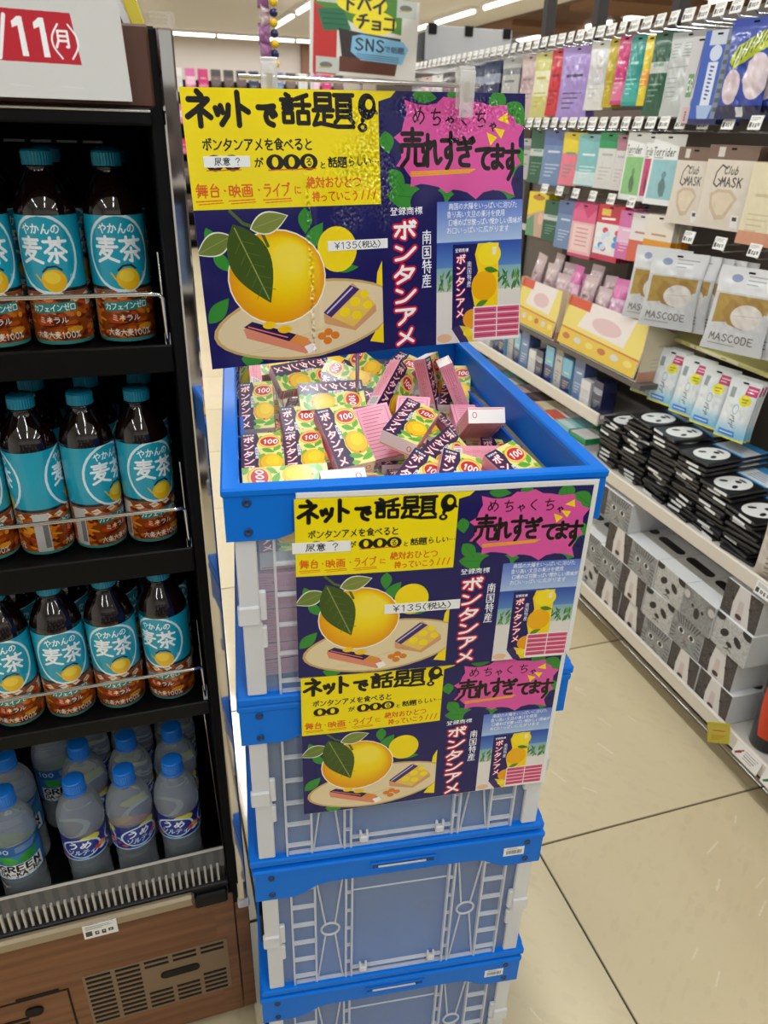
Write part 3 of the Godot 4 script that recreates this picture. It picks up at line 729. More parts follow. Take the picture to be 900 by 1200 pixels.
func print_candy() -> ImageTexture:
	var navy := rgb(36, 26, 74)
	var c := cloth(512, 512, rgb(240, 130, 164))
	c.rect(0, 0, 256, 490, rgb(236, 230, 140))
	c.poly(v2([0, 0, 104, 0, 118, 60, 100, 130, 116, 220, 104, 330, 128, 420, 112, 490, 0, 490]), navy)
	c.text("登録商標", 14, 14, 16, 2.0, Color.WHITE, 74)
	outlined(c, "ボンタンアメ", 16, 42, 68, 74.0, 18.0, 9.0)
	c.text("南国特産", 88, 150, 24, 3.4, Color.WHITE, 120, true)
	for e in [[170, 190, 90, 44, 0.5], [226, 170, 80, 40, 2.2], [150, 420, 100, 46, 0.3], [220, 440, 100, 44, 2.7], [140, 60, 60, 40, 1.0], [236, 330, 60, 40, 1.8]]:
		leaf(c, e[0], e[1], e[2], e[3], e[4], rgb(98, 176, 48), rgb(60, 130, 40))
	for e in [[130, 250, 70, 40, 2.0], [244, 250, 80, 44, 1.2], [244, 400, 70, 40, 2.2], [240, 20, 70, 40, 0.4], [130, 470, 60, 40, 0.0]]:
		leaf(c, e[0], e[1], e[2], e[3], e[4], rgb(124, 184, 56), rgb(70, 140, 44))
	c.ell(184, 318, 76, 92, rgb(228, 160, 6))
	c.ell(188, 310, 68, 82, rgb(246, 196, 8))
	c.ell(194, 296, 42, 50, rgb(252, 214, 30))
	c.ell(182, 396, 6, 6, rgb(60, 60, 20))
	c.ell(184, 96, 74, 70, rgb(244, 168, 50))
	c.ell(184, 96, 68, 62, rgb(250, 216, 110))
	c.ell(184, 96, 60, 50, rgb(206, 36, 48))
	c.text("100", 142, 74, 46, 9.0, rgb(255, 246, 240), 98, false, 0.15)
	# narrow side
	c.rect(256, 0, 112, 490, rgb(250, 176, 196))
	c.rect(262, 6, 100, 478, rgb(247, 160, 184))
	for i in 5:
		c.line([Vector2(276 + i * 17, 30), Vector2(276 + i * 17, 150 + (i % 3) * 26)], 3.0, rgb(206, 60, 96))
	outlined(c, "ボンタンアメ", 284, 186, 44, 30.0, 8.0, 3.0)
	c.rect(270, 378, 86, 92, rgb(250, 244, 244))
	for i in 11:
		c.rect(278, 386 + i * 7, 70, 3.4 if i % 3 else 2.0, rgb(30, 26, 30))
	# back panel
	c.rect(372, 80, 140, 268, rgb(248, 172, 194))
	c.rect(382, 92, 120, 244, rgb(236, 116, 150))
	c.rect(386, 96, 112, 236, rgb(248, 172, 194))
	for i in 12:
		c.line([Vector2(396, 112 + i * 18), Vector2(486 - (i % 4) * 12, 112 + i * 18)], 3.0, rgb(206, 60, 96))
	# end flap
	c.rect(372, 0, 140, 66, rgb(246, 238, 236))
	c.line(v2([378, 60, 506, 60]), 5, rgb(240, 150, 120))
	c.ell(488, 34, 9, 13, rgb(206, 90, 90))
	c.ell(488, 34, 6, 10, rgb(246, 238, 236))
	# plain pink flap
	c.rect(372, 360, 140, 66, rgb(240, 140, 170))
	for i in 3:
		c.line([Vector2(388, 376 + i * 14), Vector2(494 - i * 20, 376 + i * 14)], 3.0, rgb(206, 70, 104))
	return c.done()

func print_tea() -> ImageTexture:
	var teal := rgb(20, 164, 190)
	var c := cloth(512, 340, teal)
	c.rect(0, 196, 512, 144, rgb(150, 66, 12))
	for i in 230:
		var col: Color = [rgb(196, 90, 14), rgb(220, 120, 20), rgb(120, 40, 8), rgb(90, 26, 6), rgb(236, 160, 40), rgb(206, 70, 14)][i % 6]
		c.ell(rng.randf_range(0, 512), rng.randf_range(214, 336), rng.randf_range(5, 26), rng.randf_range(3, 9), col, rng.randf_range(-0.5, 0.5))
	for i in 12:
		var x := i * 43.0 + rng.randf_range(0, 10)
		var y := rng.randf_range(198, 212)
		c.poly([Vector2(x, y), Vector2(x + 22, y - 8), Vector2(x + 34, y + 6), Vector2(x + 14, y + 14)], rgb(238, 216, 186))
		c.line([Vector2(x + 4, y + 4), Vector2(x + 22, y + 2)], 2.0, rgb(140, 60, 20))
	c.rect(0, 186, 512, 9, rgb(30, 22, 18))
	for cx in [128.0, 384.0]:
		c.ell(cx, 98, 92, 104, rgb(228, 244, 246))
		c.ell(cx, 98, 84, 96, teal)
		c.text("やかんの", cx - 52, 20, 26, 3.6, Color.WHITE, 104)
		c.text("麦茶", cx - 66, 54, 66, 8.4, Color.WHITE, 134)
		c.ell(cx + 16, 166, 34, 30, rgb(246, 190, 20))
		c.ell(cx + 12, 158, 22, 16, rgb(252, 214, 60))
		c.line([Vector2(cx - 10, 142), Vector2(cx + 4, 130), Vector2(cx + 26, 128), Vector2(cx + 40, 138)], 5.0, rgb(40, 32, 30))
		c.line([Vector2(cx - 18, 168), Vector2(cx - 30, 150)], 5.0, rgb(236, 176, 16))
		for i in 5:
			c.line([Vector2(cx + 62 + i * 3, 150), Vector2(cx + 62 + i * 3, 164)], 1.4, Color.WHITE)
		c.poly([Vector2(cx - 70, 230), Vector2(cx + 60, 222), Vector2(cx + 70, 246), Vector2(cx - 62, 256)], rgb(40, 140, 130))
		c.text("カフェインゼロ", cx - 62, 232, 19, 2.6, Color.WHITE, 126, false, 0.0, -0.05)
		c.text("ミネラル", cx - 46, 264, 17, 2.4, rgb(255, 240, 220), 84)
		c.line([Vector2(cx - 60, 290), Vector2(cx + 60, 286)], 2.0, rgb(60, 20, 8))
		c.text("六条大麦100%", cx - 62, 304, 19, 2.6, rgb(255, 244, 226), 128)
	for bx in [0.0, 490.0]:
		c.rect(bx, 200, 24, 136, rgb(206, 200, 190))
	for i in 26:
		c.rect(4, 240 + i * 3, 16, 1.6, rgb(30, 26, 24))
	c.rect(256 - 26, 206, 40, 32, rgb(230, 226, 214))
	for i in 5:
		c.line([Vector2(234, 212 + i * 5), Vector2(264, 212 + i * 5)], 1.4, rgb(60, 50, 44))
	c.rect(0, 330, 512, 10, rgb(60, 150, 140))
	return c.done()

func print_plum_water() -> ImageTexture:
	var c := cloth(512, 150, rgb(34, 44, 130))
	for i in 60:
		c.ell(rng.randf_range(0, 512), rng.randf_range(70, 150), rng.randf_range(6, 18), rng.randf_range(5, 12), [rgb(120, 180, 226), rgb(220, 236, 246), rgb(60, 110, 200), rgb(224, 90, 60), rgb(240, 170, 60), rgb(200, 60, 90)][i % 6])
	for cx in [90.0, 262.0, 434.0]:
		c.ell(cx + 40, 22, 40, 26, rgb(214, 208, 60))
		c.ell(cx + 6, 74, 74, 62, rgb(210, 232, 246))
		c.ell(cx + 6, 74, 66, 54, rgb(38, 52, 140))
		c.text("うめ", cx - 44, 30, 46, 7.0, rgb(236, 244, 252), 92, false, 0.2)
		c.text("ソルティ", cx - 48, 82, 34, 5.0, rgb(190, 222, 246), 108, false, 0.2)
		c.ell(cx + 66, 96, 14, 13, rgb(226, 66, 60))
		c.ell(cx + 80, 84, 12, 12, rgb(240, 160, 50))
	c.rect(0, 142, 512, 8, rgb(180, 216, 240))
	return c.done()

func print_green_water() -> ImageTexture:
	var c := cloth(512, 220, rgb(50, 126, 188))
	c.rect(0, 0, 512, 60, rgb(30, 92, 160))
	for cx in [128.0, 384.0]:
		c.text("100 ", cx - 92, 14, 30, 4.0, rgb(210, 232, 246))
		for i in 4:
			c.line([Vector2(cx - 4, 16 + i * 9), Vector2(cx + 80 - i * 8, 16 + i * 9)], 2.4, rgb(200, 226, 244))
		leaf(c, cx - 34, 92, 80, 50, 0.5, rgb(70, 172, 60), rgb(40, 130, 40))
		leaf(c, cx + 36, 88, 90, 56, -0.5, rgb(44, 150, 52), rgb(30, 110, 36))
		c.rect(cx - 88, 122, 176, 92, rgb(246, 246, 240))
		c.text("GREEN", cx - 80, 128, 40, 8.0, rgb(24, 22, 24), 160)
		c.text("DA-KA-RA", cx - 80, 174, 26, 5.0, rgb(24, 22, 24), 160)
		for i in 4:
			c.ell(cx - 56 + i * 36, 207, 5, 4, [rgb(230, 140, 60), rgb(220, 90, 110), rgb(150, 190, 70), rgb(230, 190, 60)][i])
	return c.done()

func print_sale() -> ImageTexture:
	var c := cloth(900, 480, rgb(218, 217, 213))
	c.poly(v2([0, 286, 783, 296, 792, 404, 0, 396]), rgb(196, 26, 46))
	c.line(v2([634, 308, 610, 396]), 9, Color.WHITE)
	for x in [650.0, 698.0]:
		c.poly([Vector2(x + 12, 309), Vector2(x + 23, 309), Vector2(x + 25, 391), Vector2(x + 11, 391), Vector2(x + 11, 328), Vector2(x - 2, 333), Vector2(x - 2, 320)], Color.WHITE)
	c.text("(", 726, 320, 72, 4.4, Color.WHITE)
	c.text("月", 738, 332, 38, 5.6, Color.WHITE)
	c.text(")", 768, 320, 72, 4.4, Color.WHITE)
	for i in 7:
		c.line([Vector2(40 + i * 116, 452), Vector2(90 + i * 116, 455)], 2.0, rgb(228, 227, 222))
	return c.done()

func print_chocolate() -> ImageTexture:
	var c := cloth(512, 420, rgb(226, 222, 214))
	c.rect(14, 0, 110, 420, rgb(198, 40, 36))
	c.poly(v2([14, 60, 124, 0, 430, 0, 430, 180, 210, 150]), rgb(72, 134, 40))
	c.poly(v2([30, 86, 150, 76, 190, 180, 60, 196]), rgb(26, 110, 70))
	c.poly(v2([130, 176, 250, 190, 430, 200, 420, 320, 150, 330]), rgb(44, 34, 30))
	c.poly(v2([140, 320, 420, 330, 410, 400, 120, 400]), rgb(96, 48, 30))
	c.rect(28, 0, 110, 54, rgb(196, 200, 190))
	c.rect(28, 330, 110, 84, rgb(200, 204, 194))
	c.rect(402, 0, 96, 90, rgb(200, 206, 196))
	for e in [[70, 28], [76, 372], [446, 40]]:
		c.ell(e[0], e[1], 30, 16, rgb(110, 120, 110))
		c.line([Vector2(e[0] - 30, e[1] + 16), Vector2(e[0] + 20, e[1] + 10)], 6, rgb(196, 160, 60))
	c.ell(236, 40, 120, 60, rgb(250, 230, 20))
	c.ell(300, 130, 104, 62, rgb(250, 230, 20))
	c.text("ドバイ", 146, 6, 78, 12, rgb(26, 24, 22), 210)
	c.text("チョコ", 214, 92, 74, 12, rgb(26, 24, 22), 190)
	c.poly(v2([196, 210, 240, 196, 440, 214, 470, 250, 440, 336, 240, 330, 190, 290]), rgb(130, 190, 224))
	c.text("SNS", 208, 216, 64, 9, rgb(26, 30, 36), 150)
	c.text("で話題", 350, 244, 34, 5, rgb(70, 100, 130), 100)
	for i in 3:
		c.line([Vector2(222, 298 + i * 11), Vector2(424, 302 + i * 11)], 4, rgb(60, 92, 130))
		c.line([Vector2(50 + i * 6, 108 + i * 26), Vector2(150 + i * 8, 104 + i * 26)], 5, rgb(10, 74, 46))
	return c.done()

func print_panda_pack() -> ImageTexture:
	var c := cloth(384, 200, rgb(30, 28, 28))
	c.ell(110, 100, 92, 78, rgb(240, 240, 236))
	for e in [[86, 62, 20, 12, 0.5], [86, 138, 20, 12, -0.5], [140, 100, 13, 16, 0.0], [166, 100, 8, 24, 0.0]]:
		c.ell(e[0], e[1], e[2], e[3], rgb(26, 24, 24), e[4])
	c.rect(206, 0, 14, 200, rgb(30, 140, 210))
	c.rect(220, 0, 164, 200, rgb(226, 232, 236))
	for i in 5:
		c.line([Vector2(250 + i * 18, 40), Vector2(250 + i * 18, 150 - i * 8)], 5, rgb(90, 120, 150))
	c.rect(330, 0, 54, 200, rgb(60, 150, 214))
	return c.done()

# fur prints of the tissue boxes: 0 panda face, 1 tabby cat, 2 badger, 3 koala
func print_animal(kind: int) -> ImageTexture:
	var base: Color = [rgb(196, 194, 190), rgb(150, 150, 149), rgb(72, 64, 62), rgb(150, 150, 149)][kind]
	var c := cloth(200, 160, base)
	for i in 1100:
		var q := Vector2(rng.randf_range(0, 200), rng.randf_range(0, 160))
		var d := (q - Vector2(100, 80)).normalized() * rng.randf_range(5, 12)
		var s := rng.randf_range(-0.24, 0.24)
		c.line([q, q + d], 1.8, base.lightened(s) if s > 0.0 else base.darkened(-s * 1.6))
	var dark := rgb(36, 32, 30)
	match kind:
		0:
			for e in [[62, 74, 26, 17, -0.7], [138, 74, 26, 17, 0.7], [100, 112, 17, 11, 0.0], [18, 8, 32, 24, 0.0], [182, 8, 32, 24, 0.0]]:
				c.ell(e[0], e[1], e[2], e[3], dark, e[4])
			c.line(v2([100, 118, 100, 134, 80, 142]), 4, dark)
			c.line(v2([100, 134, 120, 142]), 4, dark)
		1:
			for i in 9:
				c.line([Vector2(20 + i * 20, 0), Vector2(44 + i * 14, 42)], 7, rgb(90, 88, 86))
			for sx in [0.0, 1.0]:
				for i in 4:
					c.line([Vector2(sx * 200, 70 + i * 24), Vector2(sx * 140 + 30, 76 + i * 18)], 6, rgb(96, 94, 92))
			for x in [66.0, 134.0]:
				c.ell(x, 76, 20, 15, rgb(230, 232, 226))
				c.ell(x, 76, 12, 13, dark)
			c.poly(v2([88, 108, 112, 108, 100, 122]), rgb(150, 110, 106))
			c.line(v2([100, 122, 84, 136]), 3, dark)
			c.line(v2([100, 122, 116, 136]), 3, dark)
		2:
			c.poly(v2([70, 0, 130, 0, 146, 90, 160, 160, 60, 160, 56, 90]), rgb(226, 220, 214))
			c.poly(v2([88, 60, 112, 60, 122, 160, 80, 160]), rgb(214, 196, 190))
			for x in [52.0, 148.0]:
				c.ell(x, 70, 8, 8, dark)
			c.ell(100, 136, 18, 12, rgb(60, 46, 46))
		3:
			for x in [20.0, 180.0]:
				c.ell(x, 36, 36, 34, rgb(128, 126, 124))
				c.ell(x, 40, 20, 20, rgb(206, 200, 198))
			for x in [68.0, 132.0]:
				c.ell(x, 74, 9, 9, dark)
			c.ell(100, 98, 18, 28, rgb(46, 42, 42))
	return c.done()

# one hanging pack front; each kind has its own layout
func print_pack(kind: String) -> ImageTexture:
	var c := cloth(200, 260, Color.WHITE)
	match kind:
		"sheet_green", "sheet_pink", "sheet_blue":
			var t: Color = {"sheet_green": rgb(140, 196, 128), "sheet_pink": rgb(206, 70, 120), "sheet_blue": rgb(150, 198, 204)}[kind]
			c.rect(0, 0, 200, 260, rgb(238, 238, 234))
			c.rect(16, 92, 168, 146, t)
			c.text("Torrider", 10, 48, 32, 4.4, rgb(50, 54, 54), 150)
			c.line(v2([18, 86, 80, 86]), 3, rgb(120, 124, 124))
			c.poly(v2([90, 210, 84, 180, 110, 150, 136, 190, 128, 226, 104, 230]), t.darkened(0.35))
			c.ell(110, 148, 14, 14, t.darkened(0.25))
		"club_mask":
			c.rect(0, 0, 200, 260, rgb(224, 212, 196))
			c.rect(0, 0, 200, 44, rgb(122, 96, 82))
			c.rect(40, 6, 26, 30, rgb(214, 206, 196))
			c.line([Vector2(92, 70), Vector2(70, 60), Vector2(50, 84), Vector2(46, 118), Vector2(62, 128), Vector2(78, 112), Vector2(64, 104)], 4.4, rgb(40, 36, 34))
			c.text("Club", 84, 62, 26, 3.2, rgb(44, 40, 38), 60, false, 0.3)
			c.text("MASK", 76, 96, 30, 4.2, rgb(56, 52, 50), 92)
			c.poly(v2([40, 150, 70, 134, 130, 134, 160, 160, 120, 226, 84, 232, 50, 196]), rgb(206, 184, 156))
			c.poly(v2([52, 158, 76, 144, 124, 144, 146, 162, 114, 212, 88, 216, 60, 188]), rgb(226, 208, 182))
			c.rect(150, 210, 30, 40, rgb(238, 234, 228))
			c.rect(156, 216, 18, 12, rgb(60, 50, 48))
		"gold_mask":
			c.rect(0, 0, 200, 260, rgb(206, 206, 206))
			c.rect(0, 0, 200, 78, rgb(226, 226, 226))
			c.text("MASCODE", 20, 206, 24, 3.0, rgb(90, 84, 72), 150)
			c.poly(v2([14, 84, 186, 84, 186, 130, 120, 128, 60, 170, 14, 176]), rgb(178, 146, 74))
			c.poly(v2([60, 100, 140, 88, 180, 110, 170, 160, 120, 186, 70, 176, 40, 140]), rgb(168, 132, 70))
			c.ell(124, 146, 52, 38, rgb(222, 214, 204))
			c.line(v2([84, 146, 164, 140]), 2, rgb(190, 180, 170))
			c.ell(60, 34, 18, 12, rgb(150, 160, 190))
			for i in 3:
				c.line([Vector2(96, 24 + i * 12), Vector2(170 - i * 20, 24 + i * 12)], 3, rgb(160, 160, 164))
			c.line(v2([22, 240, 110, 240]), 3, rgb(150, 150, 150))
		"sachet":
			c.rect(0, 0, 200, 180, rgb(228, 232, 230))
			c.fade(0, 170, 200, 90, rgb(228, 232, 230), rgb(110, 190, 226))
			c.rect(120, 20, 74, 40, rgb(204, 60, 110))
			c.line(v2([130, 34, 184, 34]), 5, rgb(250, 220, 230))
			c.line(v2([130, 46, 170, 46]), 4, rgb(250, 220, 230))
			c.ell(136, 84, 40, 24, rgb(236, 226, 40))
			c.line(v2([116, 80, 156, 78]), 5, rgb(150, 130, 30))
			c.line(v2([120, 92, 150, 90]), 4, rgb(150, 130, 30))
			c.rect(24, 40, 34, 44, rgb(150, 160, 160))
			c.ell(96, 128, 20, 22, rgb(170, 188, 192))
			c.ell(96, 128, 15, 17, rgb(226, 234, 234))
			for i in 6:
				c.line([Vector2(80 + (i % 2) * 16, 156 + i * 9), Vector2(104 + (i % 3) * 6, 160 + i * 9)], 4, rgb(74, 92, 104))
			c.rect(24, 222, 110, 24, rgb(50, 130, 214))
			c.line(v2([34, 234, 122, 234]), 6, rgb(214, 232, 250))
			c.rect(0, 252, 200, 8, rgb(226, 214, 60))
		"toothbrush":
			c.rect(0, 0, 200, 260, rgb(60, 96, 186))
			c.rect(40, 0, 110, 40, rgb(206, 214, 226))
			c.ell(96, 62, 40, 22, rgb(210, 220, 240))
			c.rect(60, 86, 66, 120, rgb(222, 228, 240))
			for i in 9:
				c.line([Vector2(80, 98 + i * 11), Vector2(106 - (i % 3) * 5, 100 + i * 11)], 5, rgb(60, 80, 156))
			c.rect(150, 0, 50, 260, rgb(130, 140, 160))
			for i in 8:
				c.rect(156, 30 + i * 26, 38, 12, rgb(90, 100, 90))
			c.poly(v2([40, 206, 150, 206, 130, 244, 60, 244]), rgb(170, 190, 224))
			c.rect(0, 244, 200, 16, rgb(24, 34, 90))
		"blue_pack":
			c.rect(0, 0, 200, 260, rgb(44, 70, 166))
			c.poly(v2([30, 110, 60, 70, 200, 10, 200, 70, 60, 130]), rgb(196, 210, 40))
			for i in 9:
				c.line([Vector2(52 + i * 17, 124 - i * 9), Vector2(66 + i * 17, 74 - i * 9)], 5, rgb(34, 50, 110))
			c.ell(60, 176, 42, 46, rgb(226, 206, 212))
			c.ell(160, 150, 46, 60, rgb(230, 212, 216))
			c.rect(0, 224, 200, 36, rgb(26, 34, 80))
			c.rect(96, 228, 30, 26, rgb(220, 222, 226))
		"silver":
			c.rect(0, 0, 200, 260, rgb(196, 200, 198))
			c.rect(0, 0, 200, 20, rgb(170, 174, 172))
			c.line(v2([0, 108, 200, 104]), 3, rgb(150, 156, 154))
			for i in 5:
				c.line([Vector2(18, 36 + i * 10), Vector2(60 - i * 3, 36 + i * 10)], 2, rgb(120, 126, 124))
				c.line([Vector2(86, 34 + i * 10), Vector2(176 - i * 9, 34 + i * 10)], 2, rgb(120, 126, 124))
				c.line([Vector2(20, 140 + i * 14), Vector2(80, 140 + i * 14)], 2, rgb(130, 136, 134))
			for i in 6:
				c.line([Vector2(70 + i * 5, 210), Vector2(100 + i * 6, 170), Vector2(130 + i * 5, 214)], 2, rgb(224, 228, 226))
		"thin_card":
			c.rect(0, 0, 200, 260, rgb(214, 210, 208))
			c.rect(120, 10, 20, 150, rgb(196, 190, 190))
			c.line(v2([128, 20, 100, 150]), 8, rgb(120, 70, 80))
			c.rect(30, 110, 62, 70, rgb(120, 160, 110))
			c.text("EG", 32, 124, 40, 6, rgb(240, 246, 238), 56)
			c.rect(30, 210, 130, 50, rgb(220, 190, 190))
			c.ell(120, 196, 16, 14, rgb(96, 130, 90))
			for i in 4:
				c.ell(70, 226 + i * 8, 10, 3, rgb(130, 84, 84))
		"red_white":
			c.rect(0, 0, 200, 260, rgb(236, 232, 232))
			c.rect(0, 0, 200, 86, rgb(206, 40, 66))
			c.rect(30, 20, 70, 30, rgb(236, 200, 80))
			c.line(v2([40, 66, 140, 62]), 9, Color.WHITE)
			for i in 14:
				c.ell(rng.randf_range(20, 180), rng.randf_range(110, 220), 22, 14, [rgb(206, 226, 240), rgb(240, 240, 240), rgb(70, 150, 214), rgb(220, 60, 80)][i % 4])
			c.rect(0, 232, 200, 28, rgb(200, 44, 76))
		"pink_box":
			c.rect(0, 0, 200, 260, rgb(234, 178, 176))
			c.rect(0, 0, 200, 80, rgb(214, 60, 120))
			c.poly(v2([0, 40, 60, 0, 130, 70, 200, 20, 200, 90, 0, 90]), rgb(226, 96, 140))
			c.rect(20, 100, 160, 130, rgb(242, 206, 200))
			for i in 5:
				c.line([Vector2(50, 120 + i * 20), Vector2(150, 120 + i * 20)], 5, rgb(206, 130, 130))
			c.rect(0, 244, 200, 16, rgb(200, 60, 100))
		"yellow_box":
			c.rect(0, 0, 200, 260, rgb(232, 206, 20))
			c.ell(100, 30, 60, 16, rgb(190, 120, 20))
			c.poly(v2([0, 140, 200, 90, 200, 260, 0, 260]), rgb(196, 160, 140))
			c.poly(v2([0, 170, 70, 130, 90, 260, 0, 260]), rgb(96, 150, 110))
			c.ell(140, 150, 26, 36, rgb(226, 180, 160))
		"tray":
			c.rect(0, 0, 200, 260, rgb(236, 214, 110))
			c.poly(v2([60, 0, 170, 0, 160, 150, 40, 140]), rgb(238, 226, 220))
			c.ell(110, 90, 36, 40, rgb(226, 190, 190))
			c.rect(0, 0, 60, 50, rgb(214, 80, 50))
			c.rect(0, 170, 200, 90, rgb(226, 190, 60))
			for i in 6:
				c.ell(20 + i * 32, 210, 10, 16, [rgb(196, 110, 50), rgb(214, 206, 200), rgb(236, 214, 110)][i % 3])
			c.line(v2([0, 168, 200, 176]), 8, rgb(206, 110, 50))
	return c.done()

# bag with a base colour, a band and a few lines of small print
func print_plain(base: Color, band: Color, y0: float, y1: float, mark: Color) -> ImageTexture:
	var c := cloth(128, 180, base)
	c.rect(0, y0, 128, y1 - y0, band)
	for i in 4:
		c.line([Vector2(24, 112 + i * 12), Vector2(104 - i * 14, 112 + i * 12)], 3.0, mark)
	c.line(v2([34, 70, 96, 70]), 7.0, mark)
	return c.done()

func print_tag(seed_: int) -> ImageTexture:
	var r := RandomNumberGenerator.new()
	r.seed = seed_
	var c := cloth(96, 72, rgb(242, 240, 234))
	for i in 3:
		c.rect(32 + i * 19, 38 + r.randf_range(-2, 2), r.randf_range(9, 15), r.randf_range(16, 22), rgb(70, 68, 68))
		c.rect(36 + i * 19, 44, 5, r.randf_range(5, 9), rgb(210, 208, 204))
	for i in 3:
		c.line([Vector2(8, 10 + i * 7), Vector2(r.randf_range(50, 88), 10 + i * 7)], 2.4, rgb(90, 88, 86))
	c.rect(6, 34, 18, 26, rgb(70, 68, 66))
	return c.done()

func print_barcode() -> ImageTexture:
	var c := cloth(128, 64, rgb(238, 240, 240))
	bars(c, 18, 22, 96, 30)
	for i in 2:
		c.line([Vector2(20, 8 + i * 6), Vector2(80 + i * 12, 8 + i * 6)], 2.4, rgb(100, 100, 100))
	return c.done()

func print_wine_tag(col: Color) -> ImageTexture:
	var c := cloth(200, 90, rgb(238, 232, 226))
	c.poly(v2([14, 70, 22, 78, 60, 44, 52, 34, 40, 42]), col)
	c.line(v2([52, 38, 66, 24]), 8, col)
	for i in 4:
		c.line([Vector2(80, 20 + i * 15), Vector2(180 - i * 10, 20 + i * 15)], 5 if i == 2 else 3, rgb(96, 84, 84))
	return c.done()

# ---------------------------------------------------------------- materials
func mat(name_: String, col: Color, rough := 0.6, metal := 0.0, t: Texture2D = null) -> StandardMaterial3D:
	var m := StandardMaterial3D.new()
	m.resource_name = name_
	m.albedo_color = col
	m.roughness = rough
	m.metallic = metal
	if t:
		m.albedo_texture = t
	mats[name_] = m
	return m

func see_through(name_: String, col: Color, alpha: float, rough: float) -> StandardMaterial3D:
	var m := mat(name_, Color(col.r, col.g, col.b, alpha), rough)
	m.transparency = BaseMaterial3D.TRANSPARENCY_ALPHA
	m.cull_mode = BaseMaterial3D.CULL_DISABLED
	return m

func coat(m: StandardMaterial3D, amount := 1.0, rough := 0.08) -> StandardMaterial3D:
	m.clearcoat_enabled = true
	m.clearcoat = amount
	m.clearcoat_roughness = rough
	return m

func grain(w: int, h: int, cols: Array, stretch: Vector2, seed_: int) -> ImageTexture:
	var nz := FastNoiseLite.new()
	nz.seed = seed_
	nz.frequency = 0.02
	nz.fractal_octaves = 4
	var im := Image.create(w, h, false, Image.FORMAT_RGBA8)
	for y in h:
		for x in w:
			var v := nz.get_noise_2d(x * stretch.x, y * stretch.y) * 0.5 + 0.5 + nz.get_noise_2d(x * stretch.x * 5.0 + 300.0, y * stretch.y * 5.0) * 0.14
			v = clampf((v - 0.25) * 2.0, 0.0, 0.999) * (cols.size() - 1)
			var i := int(v)
			im.set_pixel(x, y, cols[i].lerp(cols[i + 1], v - i))
	return ImageTexture.create_from_image(im)

# relief of the crumpled film: blobs x, y, spread x, spread y on the poster's 1024 by 724 field
func crinkles() -> ImageTexture:
	var w := 512
	var h := 362
	var nz := FastNoiseLite.new()
	nz.seed = 5
	nz.frequency = 0.17
	nz.fractal_octaves = 2
	var im := Image.create(w, h, false, Image.FORMAT_RGBA8)
	im.fill(Color(0.5, 0.5, 1.0))
	for b in [[470, 190, 70, 60], [520, 150, 40, 110], [560, 250, 36, 90], [470, 60, 30, 30], [660, 40, 60, 30], [800, 70, 70, 50], [880, 40, 50, 30], [975, 60, 30, 30], [320, 300, 7, 90], [318, 480, 7, 120], [312, 640, 6, 100], [440, 330, 40, 30]]:
		for y in range(maxi(0, int((b[1] - b[3] * 1.6) / 2)), mini(h, int((b[1] + b[3] * 1.6) / 2))):
			for x in range(maxi(0, int((b[0] - b[2] * 1.6) / 2)), mini(w, int((b[0] + b[2] * 1.6) / 2))):
				var d := Vector2((x * 2.0 - b[0]) / b[2], (y * 2.0 - b[1]) / b[3]).length_squared()
				var k := exp(-d * 1.6)
				var q := Vector2(nz.get_noise_2d(x, y), nz.get_noise_2d(x + 700.0, y)) * k * 2.0
				var old := im.get_pixel(x, y)
				var n := Vector3(old.r * 2.0 - 1.0 + q.x * 0.6, old.g * 2.0 - 1.0 + q.y, 1.0).normalized()
				im.set_pixel(x, y, Color(n.x * 0.5 + 0.5, n.y * 0.5 + 0.5, n.z * 0.5 + 0.5))
	return ImageTexture.create_from_image(im)

